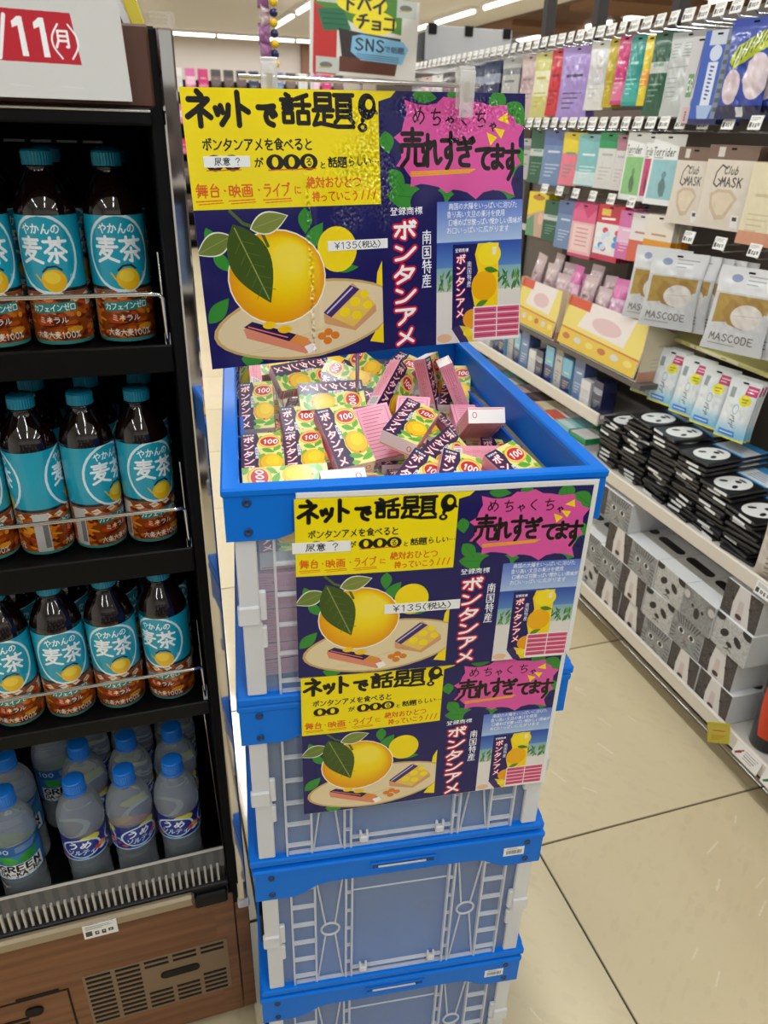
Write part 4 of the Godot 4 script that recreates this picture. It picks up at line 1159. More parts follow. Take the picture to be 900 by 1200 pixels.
func make_materials() -> void:
	mat("plaster", rgb(224, 222, 220), 0.85)
	mat("ceiling", rgb(222, 218, 213), 0.8)
	mat("grout", rgb(74, 62, 50), 0.8)
	for i in 3:
		var t := cloth(256, 256, [rgb(222, 204, 164), rgb(219, 200, 160), rgb(224, 207, 168)][i], 1.0)
		for k in 900:
			var q := Vector2(rng.randf_range(0, 256), rng.randf_range(0, 256))
			var s := rng.randf_range(-0.02, 0.02)
			var base: Color = [rgb(222, 204, 164), rgb(219, 200, 160), rgb(224, 207, 168)][i]
			t.ell(q.x, q.y, rng.randf_range(2, 9), rng.randf_range(1, 4), base.lightened(s) if s > 0.0 else base.darkened(-s), 0.9)
		for k in 9:
			var q := Vector2(rng.randf_range(20, 230), rng.randf_range(20, 230))
			t.line([q, q + Vector2(rng.randf_range(3, 10), rng.randf_range(6, 18))], rng.randf_range(0.8, 1.7), rgb(236, 224, 198))
		var m := coat(mat("tile%d" % i, Color.WHITE, 0.42, 0.0, t.done()), 0.6, 0.07)
		m.texture_repeat = true
	coat(mat("far_floor", rgb(220, 203, 165), 0.42), 0.6, 0.07)
	mat("cream_wall", rgb(192, 180, 170), 0.8)
	mat("soffit", rgb(92, 64, 46), 0.6)
	mat("dark_post", rgb(44, 36, 32), 0.6)
	var tube_ := mat("tube_glow", Color.WHITE, 0.5)
	tube_.emission_enabled = true
	tube_.emission = rgb(255, 250, 240)
	tube_.emission_energy_multiplier = 9.0
	mat("white_metal", rgb(226, 224, 220), 0.45)
	var wood := mat("walnut", Color.WHITE, 0.45, 0.0, grain(256, 256, [rgb(112, 68, 37), rgb(122, 76, 43), rgb(128, 81, 47), rgb(136, 88, 54)], Vector2(0.18, 5.0), 3))
	wood.uv1_triplanar = true
	wood.uv1_scale = Vector3(2.2, 2.2, 2.2)
	mat("dark_wood", rgb(86, 52, 38), 0.45)
	mat("black", rgb(9, 9, 10), 0.42)
	mat("black_soft", rgb(7, 7, 8), 0.7)
	mat("steel", rgb(206, 204, 202), 0.05, 1.0)
	mat("chrome", rgb(220, 220, 218), 0.16, 1.0)
	mat("bumper", rgb(166, 150, 122), 0.35, 0.4)
	mat("grille", rgb(38, 36, 35), 0.5)
	mat("slat", rgb(196, 188, 176), 0.5)
	mat("vent_metal", rgb(134, 108, 80), 0.5)
	see_through("acrylic", rgb(250, 250, 250), 0.06, 0.3)
	mat("tea_body", rgb(22, 9, 5), 0.06)
	coat(mats.tea_body)
	var tl := coat(mat("tea_label", Color.WHITE, 0.3, 0.0, print_tea()), 0.6, 0.12)
	tl.texture_repeat = true
	mat("teal_cap", rgb(22, 150, 184), 0.35)
	mat("blue_cap", rgb(24, 120, 214), 0.35)
	var pl := mat("plum_bottle", Color(0.93, 0.96, 0.97, 0.19), 0.015)
	pl.refraction_enabled = true
	pl.refraction_scale = 0.033
	pl.transparency = BaseMaterial3D.TRANSPARENCY_ALPHA
	mats["green_bottle"] = pl
	mat("plum_label", Color.WHITE, 0.35, 0.0, print_plum_water())
	mat("green_label", Color.WHITE, 0.35, 0.0, print_green_water())
	mat("sale_paper", Color.WHITE, 0.7, 0.0, print_sale())
	mat("yellow_card", rgb(226, 206, 60), 0.6)
	mat("white_card", rgb(232, 230, 226), 0.6)
	mat("maroon_card", rgb(90, 24, 34), 0.6)
	mat("crate_blue", rgb(6, 116, 222), 0.40)
	mat("crate_deep", rgb(6, 92, 196), 0.45)
	see_through("crate_clear", rgb(196, 214, 230), 0.22, 0.30)
	see_through("crate_rib", rgb(240, 242, 244), 0.50, 0.35)
	see_through("crate_latch", rgb(240, 240, 240), 0.72, 0.35)
	mat("rivet", rgb(16, 56, 104), 0.4)
	mat("barcode", Color.WHITE, 0.5, 0.0, print_barcode())
	coat(mat("candy", Color.WHITE, 0.4, 0.0, print_candy()), 0.22, 0.12)
	tex.poster = print_poster()
	coat(mat("poster", Color.WHITE, 0.5, 0.0, tex.poster), 0.5, 0.06)
	mats.poster.metallic_specular = 0.2
	for k in ["black", "black_soft", "crate_blue", "crate_deep"]:
		mats[k].metallic_specular = 0.3
	# the hanging poster's laminate is crinkled beside the fold and near the clips
	var film: StandardMaterial3D = mats.poster.duplicate()
	film.resource_name = "poster_film"
	film.clearcoat_enabled = false
	film.roughness = 0.1
	film.metallic_specular = 0.5
	film.normal_enabled = true
	film.normal_texture = crinkles()
	film.normal_scale = 1.0
	mats["poster_film"] = film
	mat("poster_back", rgb(238, 236, 232), 0.6)
	mat("sticker_urge", Color.WHITE, 0.5, 0.0, print_sticker("尿意 ?", 256, 56, 150.0, 58.0))
	mat("sticker_price", Color.WHITE, 0.5, 0.0, print_sticker("¥135(税込)", 320, 56, 250.0, 34.0))
	see_through("clip_clear", rgb(240, 240, 236), 0.30, 0.1)
	mat("clip_tan", rgb(206, 186, 150), 0.5)
	mat("gondola_white", rgb(206, 198, 188), 0.5)
	mat("gondola_back", rgb(104, 94, 86), 0.6)
	mat("kick", rgb(50, 42, 34), 0.7)
	mat("rail_cream", rgb(226, 216, 200), 0.45)
	for i in 4:
		mat("tag%d" % i, Color.WHITE, 0.5, 0.0, print_tag(20 + i))
	mat("panda_top", Color.WHITE, 0.35, 0.0, print_panda_pack())
	mat("panda_side", rgb(44, 42, 42), 0.3)
	for i in 4:
		mat("animal%d" % i, Color.WHITE, 0.5, 0.0, print_animal(i))
	mat("box_white", rgb(232, 232, 230), 0.5)
	for k in ["sheet_green", "sheet_pink", "sheet_blue", "club_mask", "sachet", "toothbrush", "blue_pack", "thin_card", "red_white", "pink_box", "yellow_box", "tray"]:
		coat(mat(k, Color.WHITE, 0.28, 0.0, print_pack(k)), 0.7, 0.1)
	for k in ["gold_mask", "silver"]:
		mat(k, Color.WHITE, 0.34, 0.12, print_pack(k))
	var plain := {
		"bag_navy": [rgb(40, 46, 84), rgb(150, 156, 176), 40, 70, rgb(190, 194, 206)], "bag_grey": [rgb(180, 178, 176), rgb(120, 124, 130), 30, 50, rgb(110, 110, 110)], "bag_blush": [rgb(204, 180, 180), rgb(190, 160, 164), 60, 100, rgb(150, 120, 124)],
		"bag_holo": [rgb(206, 200, 120), rgb(232, 228, 190), 50, 120, rgb(190, 176, 60)], "bag_red": [rgb(206, 28, 50), rgb(190, 20, 44), 20, 40, rgb(110, 14, 30)], "bag_purple": [rgb(166, 140, 206), rgb(166, 140, 206), 0, 4, rgb(60, 50, 76)],
		"bag_white": [rgb(222, 220, 218), rgb(206, 204, 206), 60, 110, rgb(190, 188, 190)], "bag_ochre": [rgb(196, 172, 28), rgb(186, 160, 24), 90, 140, rgb(214, 196, 90)], "bag_magenta": [rgb(204, 44, 116), rgb(226, 120, 160), 120, 170, rgb(236, 190, 210)],
		"bag_teal": [rgb(28, 148, 140), rgb(60, 176, 166), 120, 170, rgb(180, 226, 220)], "bag_yellow": [rgb(232, 206, 24), rgb(240, 160, 40), 90, 130, rgb(250, 236, 150)], "bag_green": [rgb(22, 84, 58), rgb(200, 204, 200), 64, 88, rgb(120, 160, 136)],
		"bag_blue": [rgb(110, 136, 176), rgb(90, 110, 160), 0, 50, rgb(206, 216, 232)], "bag_mint": [rgb(128, 190, 192), rgb(200, 226, 226), 130, 176, rgb(230, 240, 240)], "bag_rose": [rgb(232, 120, 140), rgb(232, 206, 40), 0, 70, rgb(60, 150, 130)],
		"bag_mauve": [rgb(216, 210, 206), rgb(176, 120, 136), 0, 50, rgb(180, 176, 176)], "bag_leaf": [rgb(216, 214, 208), rgb(30, 150, 90), 0, 50, rgb(180, 180, 176)], "bag_lilac": [rgb(214, 110, 170), rgb(236, 190, 214), 60, 120, rgb(240, 226, 236)],
		"bag_coral": [rgb(232, 226, 222), rgb(220, 96, 70), 100, 180, rgb(190, 120, 110)], "bag_orange": [rgb(232, 222, 206), rgb(226, 150, 30), 90, 180, rgb(196, 150, 90)], "bag_cream": [rgb(226, 214, 180), rgb(214, 150, 120), 150, 180, rgb(206, 190, 150)],
		"bag_sky": [rgb(120, 186, 214), rgb(30, 44, 120), 90, 180, rgb(220, 226, 120)], "bag_kraft": [rgb(190, 178, 162), rgb(206, 194, 180), 60, 130, rgb(130, 114, 100)], "bag_dark": [rgb(60, 50, 52), rgb(110, 90, 92), 50, 110, rgb(150, 130, 130)]}
	for k in plain:
		var p: Array = plain[k]
		coat(mat(k, Color.WHITE, 0.28, 0.0, print_plain(p[0], p[1], p[2], p[3], p[4])), 0.7, 0.1)
	mat("wine_glass", rgb(16, 14, 16), 0.12)
	mat("wine_label", rgb(214, 66, 28), 0.5)
	mat("wine_tag_red", Color.WHITE, 0.5, 0.0, print_wine_tag(rgb(150, 40, 30)))
	mat("wine_tag_green", Color.WHITE, 0.5, 0.0, print_wine_tag(rgb(40, 110, 60)))
	mat("bargain_tag", Color.WHITE, 0.5, 0.0, print_plain(rgb(206, 192, 60), rgb(214, 190, 80), 30, 100, rgb(190, 70, 30)))
	mat("grey_board", rgb(176, 176, 178), 0.5)
	mat("charcoal_board", rgb(86, 86, 90), 0.7)
	coat(mat("chocolate_sign", Color.WHITE, 0.5, 0.0, print_chocolate()), 0.4, 0.2)
	mat("strip_purple", rgb(150, 96, 140), 0.3)
	mat("strip_yellow", rgb(236, 190, 24), 0.3)
	mat("strip_navy", rgb(30, 32, 84), 0.3)
	mat("brown_panel", rgb(120, 84, 58), 0.7)

# ---------------------------------------------------------------- the room
const CEIL := 2.66
func build_room() -> void:
	var jx := 0.681
	var jz := -0.953
	var floor_ := Node3D.new()
	floor_.name = "floor"
	floor_.set_meta("kind", "structure")
	floor_.set_meta("label", "glossy beige tiled shop floor with dark joints")
	add_child(floor_)
	part("screed", slab(Vector3(-3.4, -0.2, -14.6), Vector3(8.6, -0.004, 3.2)), mats.grout, floor_)
	# the tiles that can be told apart, each a piece; the far and hidden floor is one sheet round them
	var st := tool()
	box(st, Vector3.ZERO, Vector3(0.5955, 0.02, 0.5955), 0.0012)
	var tile := st.commit()
	var x0 := jx - 1.8
	var x1 := jx + 1.2
	var z1 := jz + 0.6 * 4
	var z0 := jz - 0.6 * 12
	var n := 0
	for i in 5:
		for k in 16:
			part("tile", tile, mats["tile%d" % ((i * 7 + k * 5 + (i * k) % 3) % 3)], floor_, at(x0 + 0.3 + 0.6 * i, -0.01, z1 - 0.3 - 0.6 * k, 90.0 * ((i * 3 + k * 5) % 4)))
			n += 1
	st = tool()
	box(st, Vector3((-3.4 + x0) / 2, -0.01, -5.7), Vector3(x0 + 3.4, 0.02, 17.8))
	box(st, Vector3((8.6 + x1) / 2, -0.01, -5.7), Vector3(8.6 - x1, 0.02, 17.8))
	box(st, Vector3((x0 + x1) / 2, -0.01, (z1 + 3.2) / 2), Vector3(x1 - x0, 0.02, 3.2 - z1))
	box(st, Vector3((x0 + x1) / 2, -0.01, (z0 - 14.6) / 2), Vector3(x1 - x0, 0.02, z0 + 14.6))
	part("outer_tiling", st.commit(), mats.far_floor, floor_)
	struct("ceiling", slab(Vector3(-3.6, CEIL, -14.8), Vector3(8.8, CEIL + 0.2, 3.4)), mats.ceiling)
	struct("wall_back", slab(Vector3(-3.6, 0, -14.8), Vector3(8.8, CEIL, -14.6)), mats.cream_wall)
	struct("wall_front", slab(Vector3(-3.6, 0, 3.2), Vector3(8.8, CEIL, 3.4)), mats.plaster)
	struct("wall_left", slab(Vector3(-3.6, 0, -14.8), Vector3(-3.4, CEIL, 3.4)), mats.plaster)
	struct("wall_right", slab(Vector3(8.6, 0, -14.8), Vector3(8.8, CEIL, 3.4)), mats.soffit)
	# the dark timber ceiling over the counter side, and a brown panel on the far wall
	struct("trim_1", slab(Vector3(4.75, CEIL - 0.03, -14.6), Vector3(8.6, CEIL, 3.2)), mats.soffit)
	for k in 6:
		struct("trim_%d" % (k + 2), slab(Vector3(4.75, CEIL - 0.09, -13.0 + k * 2.2), Vector3(8.6, CEIL - 0.03, -12.2 + k * 2.2)), mats.brown_panel)
	struct("trim_8", slab(Vector3(3.05, 0, -14.6), Vector3(3.3, CEIL, -14.5)), mats.brown_panel)

func ceiling_light(x: float, z: float, along_x: bool, label: String) -> void:
	var o := thing("ceiling_light", label, "ceiling light", Transform3D(Basis(Vector3.UP, PI / 2 if along_x else 0.0), Vector3(x, CEIL, z)), "ceiling lights in rows")
	part("housing", cached_slab("housing", Vector3(-0.05, -0.035, -0.62), Vector3(0.05, 0, 0.62)), mats.white_metal, o)
	if not meshes.has("lamp"):
		meshes["lamp"] = bar([Vector3(0, -0.052, -0.6), Vector3(0, -0.052, 0.6)], 0.02, 10)
	part("lamp_tube", meshes["lamp"], mats.tube_glow, o)
	var l := AreaLight3D.new()
	l.name = "tube_light"
	l.area_size = Vector2(0.05, 1.18)
	l.light_energy = LAMP
	l.light_color = Color(0.945, 0.975, 1.0)
	l.shadow_enabled = true
	l.area_range = 30.0
	l.area_attenuation = 2.0
	l.position = Vector3(0, -0.076, 0)
	l.basis = Basis(Vector3.RIGHT, -PI / 2)
	o.add_child(l)

const LAMP := 2.6
func build_ceiling_lights() -> void:
	for r in 5:
		var x: float = [-1.5, 0.3, 2.2, 4.0, 5.8][r]
		for k in 10:
			var z := 2.0 - 1.5 * k - 0.05
			ceiling_light(x, z, false, "fluorescent ceiling tube, %s row, %s" % [["leftmost", "second", "third", "fourth", "rightmost"][r], ["behind the viewer", "overhead", "next one on overhead", "fourth from the front wall", "fifth from the front wall", "sixth from the front wall", "seventh from the front wall", "eighth from the front wall", "ninth from the front wall", "last before the far wall"][k]])
	for k in 3:
		ceiling_light(0.95 + k * 1.25, -13.9, true, "far crosswise fluorescent tube above the back wall, %s" % ["left", "middle", "right"][k])

func cached_slab(key: String, a: Vector3, b: Vector3, ch := 0.0) -> ArrayMesh:
	if not meshes.has(key):
		meshes[key] = slab(a, b, ch)
	return meshes[key]

# ---------------------------------------------------------------- the drink cooler
const CF := -0.78     # its front plane
func build_cooler() -> void:
	var o := thing("drink_cooler", "open black drink cooler with brown wood base and polished steel edge", "cooler", at(0, 0, CF))
	var xl := -1.1
	var dp := -0.68
	# shell
	part("back_panel", slab(Vector3(xl, 0.28, dp), Vector3(0.036, 1.45, dp + 0.03)), mats.black_soft, o)
	part("top_panel", slab(Vector3(xl, 1.42, dp), Vector3(0.036, 1.449, -0.012)), mats.black, o)
	part("end_panel", slab(Vector3(0.026, 0.30, dp), Vector3(0.038, 1.447, -0.002), 0.001), mats.black_soft, o)
	part("end_panel", slab(Vector3(xl - 0.03, 0.0, dp), Vector3(xl, 1.45, 0)), mats.black, o)
	part("outer_cladding", slab(Vector3(0.038, 0.30, dp), Vector3(0.050, 1.445, -0.003)), mats.white_metal, o)
	part("edge_trim", slab(Vector3(0.0375, 0.312, -0.003), Vector3(0.0515, 1.447, 0.004), 0.0018), mats.steel, o, Transform3D(), "polished steel edge strip")
	part("trim_foot", slab(Vector3(0.036, 0.296, -0.004), Vector3(0.054, 0.312, 0.007), 0.002), mats.white_metal, o)
	# header with the dark wood face
	part("header", slab(Vector3(xl, 1.386, -0.02), Vector3(0.031, 1.449, 0), 0.002), mats.dark_wood, o)
	part("header_lip", slab(Vector3(xl, 1.372, -0.03), Vector3(0.028, 1.386, 0.004), 0.002), mats.black, o)
	part("header_edge", bar([Vector3(xl, 1.3835, 0.0045), Vector3(0.026, 1.3835, 0.0045)], 0.0013, 6), mats.chrome, o)
	for i in 7:
		part("air_slot", slab(Vector3(-0.018 - i * 0.022 - 0.017, 1.3565, -0.031), Vector3(-0.018 - i * 0.022, 1.3585, -0.029)), mats.grille, o)
	# shelves with wire guards
	for e in [[1.160, 0.0145, 0.066], [0.9195, 0.018, 0.0715], [0.700, 0.008, 0.066]]:
		var y: float = e[0]
		var r: float = e[2]
		part("shelf", slab(Vector3(xl, y - 0.012, dp + 0.08), Vector3(0.024, y, -0.006), 0.002), mats.black, o)
		part("shelf_front", slab(Vector3(xl, y - 0.014, -0.006), Vector3(0.024, y + e[1], -0.001), 0.0015), mats.black, o)
		var g := part("guard_rail", bar([Vector3(xl, y + r, 0.002), Vector3(0.008, y + r, 0.002), Vector3(0.016, y + r - 0.001, 0), Vector3(0.020, y + r - 0.005, -0.004), Vector3(0.021, y + 0.02, -0.012), Vector3(0.021, y, -0.014)], 0.0024, 8), mats.chrome, o)
		part("rail_foot", slab(Vector3(0.0185, y - 0.001, -0.017), Vector3(0.0238, y + 0.024, -0.011), 0.0008), mats.white_metal, g)
		part("rail_stay", bar([Vector3(0.0215, y + r + 0.03, -0.06), Vector3(0.0215, y + 0.004, -0.035)], 0.0016, 6), mats.chrome, g)
	# bottom deck with its grille, clear guard, bumper and price holder
	part("deck", slab(Vector3(xl, 0.345, dp + 0.06), Vector3(0.024, 0.358, -0.006)), mats.black, o)
	part("grille_back", slab(Vector3(xl, 0.338, -0.012), Vector3(0.022, 0.424, -0.006)), mats.grille, o)
	for i in 30:
		part("grille_rib", cached_slab("rib", Vector3(-0.004, 0.396, -0.0075), Vector3(0.004, 0.422, -0.0055)), mats.black, o, at(0.012 - i * 0.0184, 0, 0))
	for i in 84:
		var x := 0.012 - i * 0.0092
		if x > xl:
			part("grille_slat", cached_slab("slat", Vector3(-0.0016, 0.362, -0.006), Vector3(0.0016, 0.395, -0.0015)), mats.slat, o, at(x, 0, 0))
	part("clear_guard", slab(Vector3(xl, 0.392, -0.004), Vector3(0.023, 0.43, -0.001), 0.0006), mats.acrylic, o)
	part("guard_edge", slab(Vector3(xl, 0.4285, -0.0045), Vector3(0.023, 0.431, -0.0005), 0.0005), mats.slat, o)
	part("deck_lip", slab(Vector3(xl, 0.334, -0.006), Vector3(0.024, 0.362, 0.003), 0.001), mats.grille, o)
	part("bumper_strip", slab(Vector3(xl, 0.338, 0.002), Vector3(-0.026, 0.360, 0.014), 0.004), mats.bumper, o)
	part("bumper_end", slab(Vector3(-0.026, 0.326, 0.001), Vector3(0.022, 0.353, 0.012), 0.003), mats.black, o)
	var tag := part("price_tag", slab(Vector3(-0.182, 0.328, 0.0145), Vector3(-0.136, 0.356, 0.0155)), mats.tag1, o)
	part("tag_clip", slab(Vector3(-0.178, 0.354, 0.012), Vector3(-0.140, 0.36, 0.017), 0.001), mats.acrylic, tag)
	# wood base: end post, front board, vents, handle and service door
	part("base_board", slab(Vector3(xl, 0.03, -0.02), Vector3(0.030, 0.328, 0), 0.001), mats.walnut, o)
	part("base_post", slab(Vector3(0.0315, 0.03, dp), Vector3(0.052, 0.302, -0.001), 0.001), mats.walnut, o)
	part("plinth", slab(Vector3(xl, 0.0, dp), Vector3(0.046, 0.03, -0.03)), mats.bumper, o)
	var v := part("vent_panel", slab(Vector3(-0.202, 0.099, 0), Vector3(0.014, 0.226, 0.0012)), mats.vent_metal, o)
	for col in 5:
		for row in 11:
			var x := -0.198 + col * 0.0425
			var y := 0.219 - row * 0.0112
			if col == 4 and row in [2, 3, 4, 5] or col in [2, 3] and row in [2, 3, 4, 5, 6]:
				continue
			part("vent_slot", cached_slab("slot", Vector3(0, -0.0024, 0.0012), Vector3(0.036, 0.0024, 0.0019)), mats.black, v, at(x, y, 0))
	part("grip_slot", cut(oval(-0.062, 0.178, 0.030, 0.0085), 0.0016), mats.black, v, at(0, 0, 0.0016))
	part("door_gap", slab(Vector3(-0.2262, 0.04, 0), Vector3(-0.2232, 0.205, 0.0008)), mats.black, o)
	part("door_gap", slab(Vector3(-0.45, 0.2045, 0), Vector3(-0.2232, 0.2075, 0.0008)), mats.black, o)
	part("door_slot", slab(Vector3(-0.296, 0.206, 0), Vector3(-0.236, 0.213, 0.001)), mats.black, o)
	part("lock", cut(oval(-0.276, 0.176, 0.013, 0.010), 0.004), mats.black, o, at(0, 0, 0.001))
	for row in 4:
		part("vent_slot", slab(Vector3(-0.40, 0.160 - row * 0.011, 0), Vector3(-0.286, 0.165 - row * 0.011, 0.001)), mats.black, o)
	# what stands on and hangs from the cooler
	var f := func(s: float, t: float) -> Vector3:
		return Vector3(-0.296 + s * 0.30 + 0.006 * t * s, 0.164 - t * 0.162, 0.002 + 0.003 * sin(s * 5.0) + 0.004 * pow(t, 3.0) * s)
	solo("sale_sign", paper(f, 14, 8), mats.sale_paper, "white paper sign with red date band taped over the cooler header", "sign", at(0.002, 1.3885, CF + 0.006))
	solo("yellow_card", slab(Vector3(-0.005, 0, -0.002), Vector3(0.006, 0.09, 0.002), 0.0005), mats.yellow_card, "yellow card leaning on top of the drink cooler", "card", at(0.024, 1.449, CF - 0.02, 0, 0, 16))
	solo("white_card", slab(Vector3(-0.003, 0, -0.001), Vector3(0.003, 0.09, 0.001), 0.0004), mats.white_card, "narrow white card leaning on top of the drink cooler", "card", at(0.016, 1.449, CF - 0.02, 0, 0, 24))
	solo("maroon_card", slab(Vector3(-0.010, 0, -0.001), Vector3(0.010, 0.07, 0.001), 0.0004), mats.maroon_card, "dark red card behind the white sign on the cooler top", "card", at(0.002, 1.449, CF - 0.03, 0, 0, 8))
	var h := thing("card_holder", "clear ribbed plastic card holder on the steel corner of the cooler", "card holder", at(0.043, 1.447, CF - 0.002))
	for i in 4:
		part("holder_rib", bar([Vector3(-0.010, 0.002 + i * 0.003, 0), Vector3(0.008, 0.002 + i * 0.003, 0)], 0.0013, 6), mats.acrylic, h)
	part("holder_knob", turned([Vector2(0, 0), Vector2(0.004, 0.001), Vector2(0.004, 0.010), Vector2(0, 0.013)], 10), mats.acrylic, h, at(0.008, 0, 0))

func oval(cx: float, cy: float, hw: float, hh: float) -> Array:
	var p := []
	for i in 20:
		var a := TAU * i / 20.0
		p.append(Vector2(cx + (hw - hh) * signf(cos(a)) + hh * cos(a), cy + hh * sin(a)))
	return p

# ---------------------------------------------------------------- drinks
func ridged(r: float, y0: float, y1: float, n := 30) -> ArrayMesh:
	var st := tool()
	var p := PackedVector2Array()
	for i in n * 2:
		var a := TAU * i / (n * 2.0)
		p.append(Vector2(cos(a), sin(a)) * (r if i % 2 else r * 0.965))
	prism(st, p, y1 - y0 - 0.003, Vector3(0, (y0 + y1) / 2 - 0.0008, 0), Basis(Vector3.RIGHT, -PI / 2))
	lathe(st, [Vector2(r * 0.96, y1 - 0.003), Vector2(r * 0.9, y1 - 0.0006), Vector2(r * 0.82, y1), Vector2(0, y1)], 24)
	return st.commit()

func tea_bottle() -> Node3D:
	var o := thing("tea_bottle", "", "bottle", Transform3D(), "barley tea bottles in the cooler")
	part("bottle_body", turned([Vector2(0, 0.002), Vector2(0.020, 0.0), Vector2(0.026, 0.0), Vector2(0.0288, 0.004), Vector2(0.0296, 0.01), Vector2(0.0292, 0.03), Vector2(0.0292, 0.122), Vector2(0.0297, 0.128), Vector2(0.0288, 0.137), Vector2(0.0255, 0.148), Vector2(0.0198, 0.158), Vector2(0.0142, 0.166), Vector2(0.0124, 0.170), Vector2(0.0122, 0.1725), Vector2(0.0122, 0.1725), Vector2(0.0148, 0.1725), Vector2(0.0148, 0.1748), Vector2(0.0122, 0.1748), Vector2(0.0122, 0.178)], 32), mats.tea_body, o)
	part("bottle_label", turned([Vector2(0.0290, 0.004), Vector2(0.0300, 0.010), Vector2(0.0296, 0.030), Vector2(0.0296, 0.070), Vector2(0.0299, 0.090), Vector2(0.0299, 0.124), Vector2(0.0299, 0.131)], 40), mats.tea_label, o)
	part("bottle_cap", ridged(0.0142, 0.1745, 0.1895), mats.teal_cap, o)
	return o

func water_bottle(green: bool) -> Node3D:
	var o := thing("green_label_bottle" if green else "plum_water_bottle", "", "bottle", Transform3D(), "clear drink bottles on the cooler's bottom deck")
	var body: Array
	var lab: Array
	if green:
		body = [Vector2(0, 0.004), Vector2(0.018, 0.0), Vector2(0.026, 0.001), Vector2(0.030, 0.007), Vector2(0.0305, 0.014), Vector2(0.029, 0.019), Vector2(0.0305, 0.024), Vector2(0.029, 0.030), Vector2(0.0305, 0.036), Vector2(0.029, 0.042), Vector2(0.0305, 0.050), Vector2(0.029, 0.057), Vector2(0.0305, 0.064), Vector2(0.0305, 0.132), Vector2(0.031, 0.137), Vector2(0.0300, 0.150), Vector2(0.0265, 0.163), Vector2(0.020, 0.176), Vector2(0.0135, 0.186), Vector2(0.0125, 0.19), Vector2(0.0125, 0.198), Vector2(0, 0.198)]
		lab = [Vector2(0.0309, 0.067), Vector2(0.0309, 0.131)]
	else:
		body = [Vector2(0, 0.004), Vector2(0.016, 0.0), Vector2(0.024, 0.001), Vector2(0.0285, 0.007), Vector2(0.029, 0.016), Vector2(0.0272, 0.026), Vector2(0.0288, 0.036), Vector2(0.027, 0.047), Vector2(0.0288, 0.057), Vector2(0.0272, 0.066), Vector2(0.0298, 0.074), Vector2(0.0305, 0.079), Vector2(0.0305, 0.125), Vector2(0.0318, 0.131), Vector2(0.032, 0.141), Vector2(0.0298, 0.156), Vector2(0.0238, 0.172), Vector2(0.0160, 0.181), Vector2(0.0130, 0.186), Vector2(0.0125, 0.19), Vector2(0.0125, 0.198), Vector2(0, 0.198)]
		lab = [Vector2(0.0310, 0.080), Vector2(0.0310, 0.124)]
	part("bottle_body", turned(body, 36), mats.plum_bottle, o)
	part("bottle_label", turned(lab, 36), mats.green_label if green else mats.plum_label, o)
	part("bottle_cap", ridged(0.0148, 0.190, 0.208), mats.blue_cap, o)
	part("neck_ring", turned([Vector2(0.0126, 0.1855), Vector2(0.0155, 0.1855), Vector2(0.0155, 0.1875), Vector2(0.0126, 0.1875)], 24), mats.blue_cap, o)
	return o

func build_drinks() -> void:
	var ordinal := ["rightmost", "second from the right", "third from the right", "fourth from the right", "fifth from the right"]
	var ranks := ["front rank", "second rank", "back rank"]
	var proto := tea_bottle()
	var first := true
	# shelf height, depth of the front rank, columns, label turn of each front bottle
	var rows := [
		["top shelf", 1.160, -0.875, [-0.018, -0.083, -0.147, -0.210], [-86.0, -100.0, -80.0, -70.0]],
		["second shelf", 0.9195, -0.862, [-0.018, -0.0785, -0.139, -0.1995], [-68.0, -42.0, 0.0, -90.0]],
		["third shelf", 0.700, -0.832, [-0.019, -0.083, -0.1445, -0.206, -0.267], [-112.0, -88.0, -80.0, -90.0, -60.0]]]
	for r in rows:
		for k in 3:
			for c in r[3].size():
				var label := "barley tea bottle, %s in the %s of the %s" % [ordinal[c], ranks[k], r[0]]
				var spot := at(r[3][c] + (0.004 if k % 2 else 0.0), r[1], r[2] - k * 0.0645, r[4][c] + k * 47.0)
				if first:
					proto.transform = spot
					proto.set_meta("label", label)
					first = false
				else:
					copy(proto, "tea_bottle", label, spot)
	var plum := water_bottle(false)
	first = true
	for k in 3:
		for c in 3:
			var label := "clear plum water bottle, %s in the %s" % [ordinal[c], ranks[k]]
			var spot := at([-0.034, -0.1, -0.166][c] + 0.003 * k, 0.359, -0.838 - k * 0.068, [-80.0, -46.0, -72.0][c] + 30.0 * k)
			if first:
				plum.transform = spot
				plum.set_meta("label", label)
				first = false
			else:
				copy(plum, "plum_water_bottle", label, spot)
	var green := water_bottle(true)
	green.transform = at(-0.256, 0.359, -0.842, -78)
	green.set_meta("label", "clear drink bottle with blue and white leaf label at the left edge")
	copy(green, "green_label_bottle", "clear leaf label bottle behind the front one at the left edge", at(-0.262, 0.359, -0.912, -80))
	copy(green, "green_label_bottle", "clear leaf label bottle standing back in the dark gap of the deck", at(-0.212, 0.359, -0.972, -70))

# ---------------------------------------------------------------- folding crates
const HW := 0.186     # half width of a crate
const HD := 0.2675    # half depth
func stack_at(u: float, v: float, w: float) -> Transform3D:
	return Transform3D(Basis(Vector3.UP, deg_to_rad(STACK_TURN)), STACK_AT) * Transform3D(Basis(), Vector3(u, v, w))

func skirt(h0: float, h1: float, w: float) -> Array:
	var s := w / 0.186
	var right := v2([0.139, h0, 0.126, h0 + (h1 - h0) * 0.25, 0.108, h0 + (h1 - h0) * 0.85, 0.094, h1])
	var p := [Vector2(-w, 0.251), Vector2(w, 0.251), Vector2(w, h0)]
	for q in right:
		p.append(Vector2(q.x * s, q.y))
	for i in range(right.size() - 1, -1, -1):
		p.append(Vector2(-right[i].x * s, right[i].y))
	p.append(Vector2(-w, h0))
	return p

